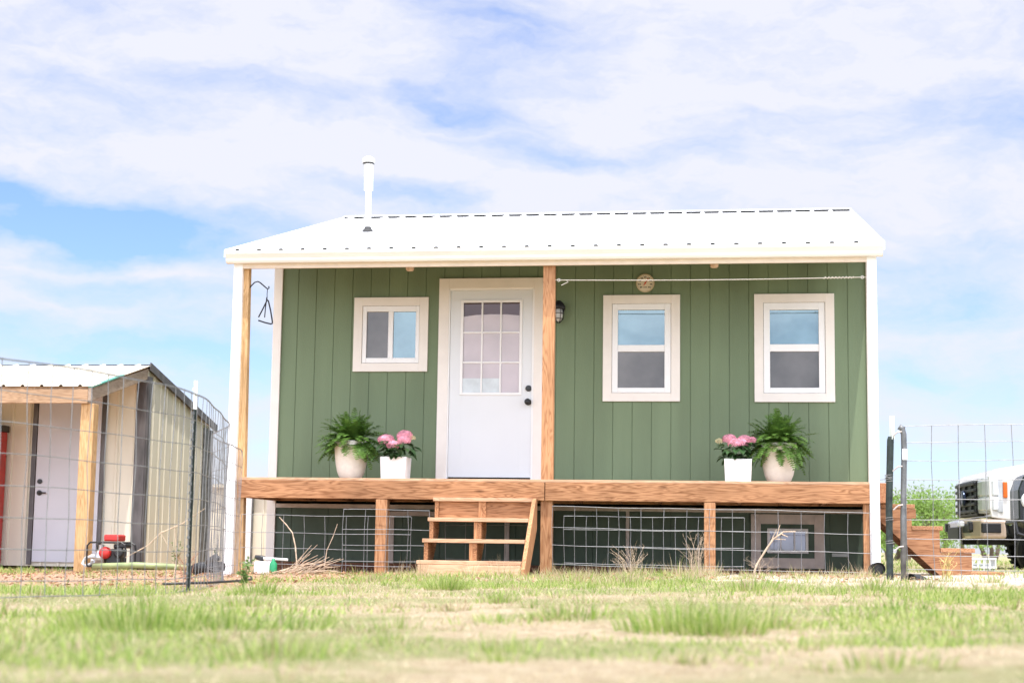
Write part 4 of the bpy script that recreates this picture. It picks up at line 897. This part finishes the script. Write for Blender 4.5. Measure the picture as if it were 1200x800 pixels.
# quad bike in front of the truck's wheel
QB = thing('quad_bike', (8.6, 1.9, -.93), 'black quad bike with a round headlight at the right edge in front of the truck', 'quad bike')
QX = 7.98
def Q(x, y, z): return (QX+x, 1.9+y, -.93+z)
for wx_ in (.40, 1.55):
    for wy_ in (-.42, .42):
        m = MB(); m.lathe([(.14, -.11), (.26, -.12), (.30, -.07), (.30, .07), (.26, .12), (.14, .11)], Q(wx_, wy_, .30), 24, 'y', capb=False); W_ = m.build('wheel', TYRE, QB)
        MB().lathe([(.15, -.06), (.06, -.04), (.01, -.05)], Q(wx_, wy_, .30), 20, 'y').build('rim', MUD, W_)
m = MB(); m.prism([(QX+.02, -.93+.62), (QX+.02, -.93+.98), (QX+.08, -.93+1.14), (QX+.28, -.93+1.22), (QX+.62, -.93+1.12), (QX+.8, -.93+.9), (QX+1.7, -.93+.85), (QX+1.95, -.93+.75), (QX+1.9, -.93+.68), (QX+1.1, -.93+.66), (QX+.8, -.93+.55), (QX+.2, -.93+.55)], 'y', 1.9-.33, 1.9+.33); m.build('body', mat('quad_black', (.025, .03, .035), .25), QB, bevel=.05)
m = MB(); m.lathe([(.04, 0), (.085, -.01), (.095, -.03), (.075, -.045), (.01, -.055)], (QX+.13, 1.9-.33, -.93+.86), 24, 'y'); m.build('headlight', LENS, QB, smooth=True)
m = MB(); m.tube([Q(.0, -.3, .5), Q(-.02, -.3, .62), Q(-.02, .3, .62), Q(.0, .3, .5)], .02, 8); m.tube([Q(.5, -.36, 1.28), Q(.55, 0, 1.2), Q(.5, .36, 1.28)], .016, 8); m.tube([Q(.3, -.3, .4), Q(1.6, -.3, .4)], .025, 8); m.tube([Q(.35, -.3, .4), Q(.35, .3, .4)], .02, 8); m.tube([Q(0, -.3, .5), Q(.33, -.3, .4)], .02, 8); m.tube([Q(.35, 0, .4), Q(.55, 0, 1.2)], .02, 8); m.tube([Q(.3, .3, .4), Q(1.6, .3, .4)], .025, 8); m.build('tube_frame', BLK, QB)
MB().box(QX+.85, QX+1.6, 1.75, 2.05, -.93+.86, -.93+.95).build('seat', BLKP, QB, bevel=.04)

# ================================================================== TREES
def tree(name, x, y, h, cw, seed, label, cat='tree'):
    rnd = random.Random(seed); z0 = -.98
    T = thing(name, (x, y, z0), label, cat, 'light green scrub trees on the horizon')
    m = MB()
    stems = [(0, 0)] if rnd.random() < .4 else [(-.15, 0), (.12, .1), (.02, -.12)]
    tips = []
    for sx_, sy_ in stems:
        b = Vector((x+sx_, y+sy_, z0-.1)); t1 = b+Vector((sx_*2.5+rnd.uniform(-.2, .2), sy_*2+rnd.uniform(-.2, .2), h*.35)); m.tube([b, (b+t1)/2+Vector((.05, 0, 0)), t1], [.11, .085, .06], 7)
        for k in range(6):
            a = rnd.uniform(0, 6.28); t2 = t1+Vector((math.cos(a)*cw*rnd.uniform(.2, .42), math.sin(a)*cw*rnd.uniform(.2, .42), h*rnd.uniform(.15, .5))); m.tube([t1, (t1+t2)/2+Vector((0, 0, -.05*h)), t2], [.05, .035, .015], 5); tips.append(t2)
    m.build('trunk', mat('bark', (.16, .12, .09), .9, bump=.5), T)
    m = MB()
    cl_ = []
    for k in range(34):
        a = rnd.uniform(0, 6.28); q = rnd.random()**.5; zz = rnd.random()
        cl_.append((Vector((x+math.cos(a)*q*cw*.5*(1.1-.5*zz), y+math.sin(a)*q*cw*.5*(1.1-.5*zz), z0+h*(.22+.75*zz*(1-.35*q)))), rnd.uniform(.10, .2)*cw*.8))
    for t2 in tips: cl_.append((t2, .14*cw))
    for c, r_ in cl_:
        for k in range(60):
            d = Vector((rnd.gauss(0, 1), rnd.gauss(0, 1), rnd.gauss(0, .8)))*r_*.55; p_ = c+d; s_ = rnd.uniform(.03, .075)*max(1, cw/4)
            a1 = Vector((rnd.gauss(0, 1), rnd.gauss(0, 1), rnd.gauss(0, 1))).normalized(); a2 = a1.orthogonal().normalized()
            m.add([p_-a1*s_, p_+a2*s_*.5, p_+a1*s_, p_-a2*s_*.5], [(0, 1, 2, 3)])
    m.build('crown', TREEL, T)
tl = ['pale green scrub tree just right of the white corner post', 'small scrub tree between the gate upright and the truck', 'bushy scrub tree directly left of the truck grille', 'low wide scrub tree partly behind the truck bumper', 'scrub tree hidden mostly behind the truck', 'low bush under the side stairs opening']
tp_ = [(13.0, 42, 2.4, 3.6), (14.2, 40, 2.7, 2.6), (15.6, 41, 3.0, 3.0), (16.6, 45, 2.9, 3.4), (18.2, 47, 3.1, 4), (11.4, 36, 1.8, 3.2)]
def ray_x(px, y): 
    d = pxdir(px, 620); t_ = (y-CP.y)/d.y; return CP.x+d.x*t_
for i, ((_, y, h, cw), px) in enumerate(zip(tp_, (1046, 1076, 1100, 1124, 1160, 1062))):
    tree('scrub_tree', round(ray_x(px, y), 2), y, h, cw, 40+i, tl[i])

# ================================================================== GRASS
def blades(name, base, h, wd, lean, ang, col, mt, label, cat):
    """base (n,3), h, wd, lean (n), ang (n) lean azimuth, col (n,3)"""
    n_ = len(h); dx, dy = np.cos(ang), np.sin(ang); fx = rng.uniform(0, 6.283, n_); sx_, sy_ = np.cos(fx)*wd, np.sin(fx)*wd
    V_ = np.zeros((n_, 5, 3))
    hor = np.sin(lean)*h; ver = np.cos(lean)*h
    midx, midy, midz = dx*hor*.38, dy*hor*.38, ver*.58
    V_[:, 0] = base-np.stack([sx_, sy_, 0*sx_], 1); V_[:, 1] = base+np.stack([sx_, sy_, 0*sx_], 1)
    mid = base+np.stack([midx, midy, midz], 1); V_[:, 2] = mid+np.stack([sx_*.75, sy_*.75, 0*sx_], 1); V_[:, 3] = mid-np.stack([sx_*.75, sy_*.75, 0*sx_], 1)
    V_[:, 4] = base+np.stack([dx*hor, dy*hor, ver], 1)
    me = bpy.data.meshes.new(name); me.vertices.add(n_*5); me.vertices.foreach_set('co', V_.reshape(-1).astype(np.float32))
    o = np.arange(n_)[:, None]*5; lp = np.concatenate([o+np.array([[0, 1, 2, 3]]), o+np.array([[3, 2, 4]])], 1).reshape(-1)
    me.loops.add(n_*7); me.loops.foreach_set('vertex_index', lp.astype(np.int32)); me.polygons.add(n_*2)
    st = np.stack([np.arange(n_)*7, np.arange(n_)*7+4], 1).reshape(-1); me.polygons.foreach_set('loop_start', st.astype(np.int32))
    me.update(calc_edges=True)
    a = me.color_attributes.new('Col', 'FLOAT_COLOR', 'POINT'); cc = np.ones((n_, 5, 4)); cc[:, :, :3] = col[:, None, :]; a.data.foreach_set('color', cc.reshape(-1).astype(np.float32))
    me.materials.append(mt); ob = bpy.data.objects.new(name, me); COL.objects.link(ob); tag(ob, label, cat, kind='stuff'); return ob
def nz2(x, y, s, o=0): return noise.noise(Vector((x*s, y*s, o)))
B, Hh, Wd, Le, An, Cc = [], [], [], [], [], []
def put(x, y, h, wd, lean, an, c): B.append((x, y, gz(x, y)-.005)); Hh.append(h); Wd.append(wd); Le.append(lean); An.append(an); Cc.append(c)
GRC = [(.29, .40, .08), (.42, .50, .15), (.54, .56, .25), (.20, .32, .06)]; STC = [(.60, .50, .32), (.52, .42, .27), (.66, .57, .40), (.42, .32, .19)]
def jit(c, k=.18): f = 1+random.uniform(-k, k); return (c[0]*f, c[1]*f*random.uniform(.95, 1.05), c[2]*f)
def blocked(x, y):
    if 0 < x < 6.25 and y > -1.1: return True
    if x < 1.3-.25*(y+6)*.2 and y > -6.3 and x > -2.2: return random.random() < .90      # bare dirt by the left fence
    if x > 4.6 and -4.7 < y < -1.0: return random.random() < .86                          # sandy strip
    if -6.6 < x < -2.1 and y > .2: return random.random() < .8
    return False
def scatter(n_, d0, d1, hs, wscale):
    k = 0
    while k < n_:
        d = math.sqrt(random.uniform(d0*d0, d1*d1)); lat = random.uniform(-1, 1)*(d*.36+.7)
        x = CP.x+fw.x*d+rt.x*lat; y = CP.y+fw.y*d+rt.y*lat
        k += 1
        if blocked(x, y): continue
        gr = nz2(x, y, .55, 1)+.5*nz2(x, y, 1.7, 5)+.25*nz2(x, y, 5, 8); dens = nz2(x, y, 1.1, 20)
        if random.random() < .30-dens*.8: continue
        if gr+random.uniform(-.35, .35) > .26:
            put(x, y, random.uniform(.02, .062)*hs*(1+max(0, gr)), random.uniform(.0012, .0024)*wscale, random.uniform(.2, 1.1), random.uniform(0, 6.28), jit(random.choice(GRC)))
        else:
            put(x, y, random.uniform(.015, .05)*hs, random.uniform(.0010, .002)*wscale, random.uniform(.7, 1.5), random.uniform(0, 6.28), jit(random.choice(STC)))
scatter(80000, 1.6, 5.5, .55, 1.0); scatter(120000, 5.5, 12, .8, 1.5); scatter(60000, 12, 18, 1.1, 2.2); scatter(45000, 17, 36, 1.5, 4)
def tuft(x, y, r_, h, n_, green=.85, lean=.6, w_=.0024):
    h *= 1.2
    for k in range(n_):
        a = random.uniform(0, 6.28); q = random.random()**.6*r_; px_, py_ = x+math.cos(a)*q, y+math.sin(a)*q
        c = jit(random.choice(GRC if random.random() < green else STC)); put(px_, py_, h*random.choice((random.uniform(.25, .7), random.uniform(.5, 1.1)))*(1-.4*q/r_), random.uniform(.7, 1.2)*w_, random.uniform(.05, .25)+lean*q/r_*random.uniform(.5, 1.1), a+random.uniform(-.5, .5), c)
for a in ((3.22, -12.2, .27, .14, 700, 1.0), (3.5, -12.25, .18, .11, 300, 1.0), (3.0, -12.0, .14, .09, 200, 1.0), (3.62, -12.0, .14, .10, 160), (4.85, -12.0, .21, .14, 480, 1.0), (4.97, -12.1, .13, .14, 240, 1.0), (5.1, -11.7, .15, .10, 160), (4.45, -11.3, .2, .07, 300), (2.45, -8.5, .16, .12, 420, .9), (3.25, -7.3, .13, .13, 420, 1.0),
          (5.05, -7.2, .2, .10, 420, .8), (5.75, -7.4, .2, .09, 380, .8), (1.9, -8.9, .12, .08, 150), (4.2, -5.6, .25, .11, 420, .6), (3.75, -5.0, .25, .12, 420, .5), (4.6, -5.5, .2, .1, 300, .7), (2.8, -5.2, .22, .10, 300, .7),
          (2.2, -4.6, .2, .1, 260, .6), (6.1, -6.6, .2, .08, 260, .7), (3.95, -9.8, .12, .07, 180), (6.3, -9.2, .2, .07, 240), (5.6, -10.5, .16, .06, 200), (2.9, -10.2, .14, .07, 200), (4.0, -13.4, .2, .06, 260, .8), (5.3, -13.6, .16, .05, 220)):
    tuft(*a)
for k in range(170):
    yy_ = random.uniform(-13.6, -4.5); d_ = yy_-CP.y; tuft(CP.x-.147*d_+random.uniform(-1, 1)*(.36*d_+.3), yy_, random.uniform(.04, .13), random.uniform(.03, .075), random.randint(25, 90), random.uniform(.3, 1.0), random.uniform(.5, 1.1))
for k in range(60): tuft(random.uniform(2.0, 6.2), random.uniform(-5.5, -1.7), .14, random.uniform(.05, .11), 70, .45, .8)
for k in range(60): tuft(random.choice((random.uniform(3.2, 4.7), random.uniform(1.9, 6.1))), random.uniform(-3.6, -1.5), .12, random.uniform(.09, .21), 42, .10, .7, .0018)
for k in range(110): tuft(random.uniform(.5, 6.1), random.uniform(-1.95, -1.36), .07, random.uniform(.05, .13), 26, .12, .9, .0018)
for k in range(14): tuft(random.uniform(-2.6, 1.0), random.uniform(-3, 2), .1, random.uniform(.05, .12), 50, .7, .8)
for k in range(26): tuft(random.uniform(-4.5, -1.5), random.uniform(-1.5, 1.9), .12, random.uniform(.05, .10), 70, .85, .8)
for k in range(16): tuft(random.uniform(6.0, 8.6), random.uniform(-5.4, -4.2), .12, random.uniform(.05, .11), 50, .6, .8)
blades('grass', np.array(B), np.array(Hh), np.array(Wd), np.array(Le), np.array(An), np.array(Cc), GRASS, 'patchy green and straw coloured lawn grass in front of the house', 'grass')
# leaf litter
m = MB()
for k in range(5200):
    if k % 5 == 0: x, y = random.uniform(1.2, 6.5), random.uniform(-5, -1.3)
    else: x, y = random.uniform(-3.5, 1.9), random.uniform(-7.2, .5)
    z = gz(x, y)+random.uniform(.002, .03); s_ = random.uniform(.008, .026); a = random.uniform(0, 6.28); d = Vector((math.cos(a), math.sin(a), random.uniform(-.5, .5)))*s_; e = Vector((-math.sin(a), math.cos(a), random.uniform(-.6, .6)))*s_*.5
    c = Vector((x, y, z)); m.add([c-d, c-e*1.0, c+d, c+e], [(0, 1, 2, 3)])
o = m.build('leaf_litter', leafmat('dead_leaf', (.36, .20, .115), .15, .8, .45)); tag(o, 'reddish brown dead leaves scattered on the bare dirt along the fence', 'dead leaves', kind='stuff')

# dry stalks and twigs
def stalks(name, x, y, n_, h, spread, label, seed, cat='dry weed', m_=STRAW, r_=.0028):
    rnd = random.Random(seed); m = MB(); z = gz(x, y)
    for k in range(n_):
        a = rnd.uniform(0, 6.28); b = Vector((x+rnd.uniform(-.05, .05), y+rnd.uniform(-.05, .05), z-.01)); q = rnd.uniform(.2, 1)*spread; hh = h*rnd.uniform(.5, 1)
        t_ = b+Vector((math.cos(a)*q, math.sin(a)*q, hh)); mid = (b+t_)/2+Vector((-math.cos(a)*q*.15, 0, hh*.12)); m.tube([b, mid, t_], [r_, r_*.8, r_*.5], 4)
        for j in range(3):
            f = rnd.uniform(.5, 1); p_ = b.lerp(t_, f); d = Vector((rnd.uniform(-1, 1), rnd.uniform(-1, 1), rnd.uniform(.2, 1)))*.05; m.tube([p_, p_+d], [r_*.5, r_*.3], 3)
    return one(m, name, m_, (x, y, z), label, cat)
def heap(name, x, y, n_, ln, label, seed):
    rnd = random.Random(seed); m = MB(); z = gz(x, y)
    for k in range(n_):
        b = Vector((x+rnd.uniform(-.2, .2), y+rnd.uniform(-.15, .15), z+rnd.uniform(0, .03))); a = rnd.choice((rnd.uniform(-.2, .6), rnd.uniform(.3, .9))); t_ = b+Vector((math.cos(a)*ln*rnd.uniform(.6, 1), rnd.uniform(-.1, .1), math.sin(abs(a))*ln*rnd.uniform(.4, .9)))
        m.tube([b, (b+t_)/2+Vector((0, 0, .02)), t_], [.004, .0035, .002], 5)
    return one(m, name, STRAW, (x, y, z), label, 'dry stalks')
heap('stalk_pile', .78, -2.0, 34, .38, 'heap of thick pale dry stalks under the left half of the porch', 3)
m = MB(); m.tube([(.50, -1.55, -.40+.0), (.57, -1.55, -.47), (.64, -1.56, -.55), (.68, -1.58, -.68), (.72, -1.62, -.92)], [.004, .006, .006, .007, .007], 6); m.tube([(.98, -1.6, -.90), (1.0, -1.6, -.72), (1.06, -1.6, -.58), (1.1, -1.6, -.46)], [.005, .005, .004, .003], 6)
one(m, 'bent_stalk', STRAW, (.72, -1.6, -.93), 'tall bent pale stalk leaning before the dark skirting beside the jug', 'dry stalks')
m = MB(); m.tube([(5.08, -1.9, -.89), (5.12, -1.9, -.78), (5.20, -1.9, -.65), (5.27, -1.9, -.55), (5.36, -1.9, -.485), (5.47, -1.9, -.48)], [.010, .009, .009, .008, .006, .004], 6)
for a, b in (((5.30, -1.9, -.52), (5.33, -1.9, -.42)), ((5.25, -1.9, -.57), (5.30, -1.9, -.46)), ((5.27, -1.9, -.55), (5.38, -1.9, -.555)), ((5.33, -1.9, -.5), (5.40, -1.9, -.53))): m.tube([a, b], [.005, .003], 5)
one(m, 'bent_stalk', STRAW, (5.08, -1.9, -.9), 'bent branching pale weed stalk in front of the small window under the porch', 'dry stalks')
stalks('dry_weed', 4.55, -1.6, 22, .42, .16, 'clump of thin brown dry weeds just right of the second support post', 4, r_=.0022)
stalks('dry_weed', 3.95, -1.7, 26, .30, .22, 'wispy tan dry weed clump before the wire panel right of the steps', 5, r_=.0020)
stalks('dry_weed', .05, -2.9, 16, .26, .15, 'reddish dry weed beside the left corner post and drain pipe', 6, m_=leafmat('rust_stalk', (.38, .2, .12), .15), r_=.003)
stalks('dry_weed', 5.15, -1.75, 12, .2, .2, 'low dry weed at the foot of the bent stalk', 7, r_=.002)
stalks('dry_weed', 6.75, -2.4, 12, .26, .14, 'yellow dry weed standing before the side steps', 12, m_=leafmat('yellow_stalk', (.62, .5, .2), .25), r_=.004)
m = MB(); m.tube([(1.10, -7.0, -.76), (1.25, -7.0, -.68), (1.33, -7.0, -.60), (1.47, -7.0, -.54), (1.62, -7.0, -.44)], [.002, .004, .004, .004, .002], 5); m.tube([(1.33, -7, -.6), (1.38, -7, -.68), (1.40, -7, -.72)], .002, 4); m.tube([(1.42, -7.0, -.56), (1.44, -7.0, -.75), (1.42, -7.0, -.95)], .003, 4)
one(m, 'bare_twig', STRAW, (1.4, -7.0, -.93), 'bare pale twig caught in the wire mesh left of the dark post', 'twig')
def weed(x, y, h, label, seed):
    rnd = random.Random(seed); z = gz(x, y); T = thing('leafy_weed', (x, y, z), label, 'weed'); m = MB(); m2 = MB()
    for k in range(5):
        a = rnd.uniform(0, 6.28); t_ = Vector((x+math.cos(a)*.06, y+math.sin(a)*.06, z+h*rnd.uniform(.6, 1))); m.tube([(x, y, z), t_], [.003, .0015], 4)
        for j in range(12):
            p_ = Vector((x, y, z)).lerp(t_, rnd.uniform(.2, 1)); d = Vector((rnd.gauss(0, 1), rnd.gauss(0, 1), rnd.uniform(0, .8))).normalized()*rnd.uniform(.02, .045); e = d.orthogonal().normalized()*.009; m2.add([p_, p_+d*.5+e, p_+d, p_+d*.5-e], [(0,1,2,3)])
    m.build('stem', WEED, T); m2.build('leaves', WEED, T)
weed(-1.72, 1.7, .38, 'leafy green weed at the foot of the shed corner', 1); weed(-.55, -.4, .32, 'leafy green weed in front of the shed side wall', 2); weed(1.95, -7.2, .20, 'green weed growing beside the steel post in the left fence', 3)
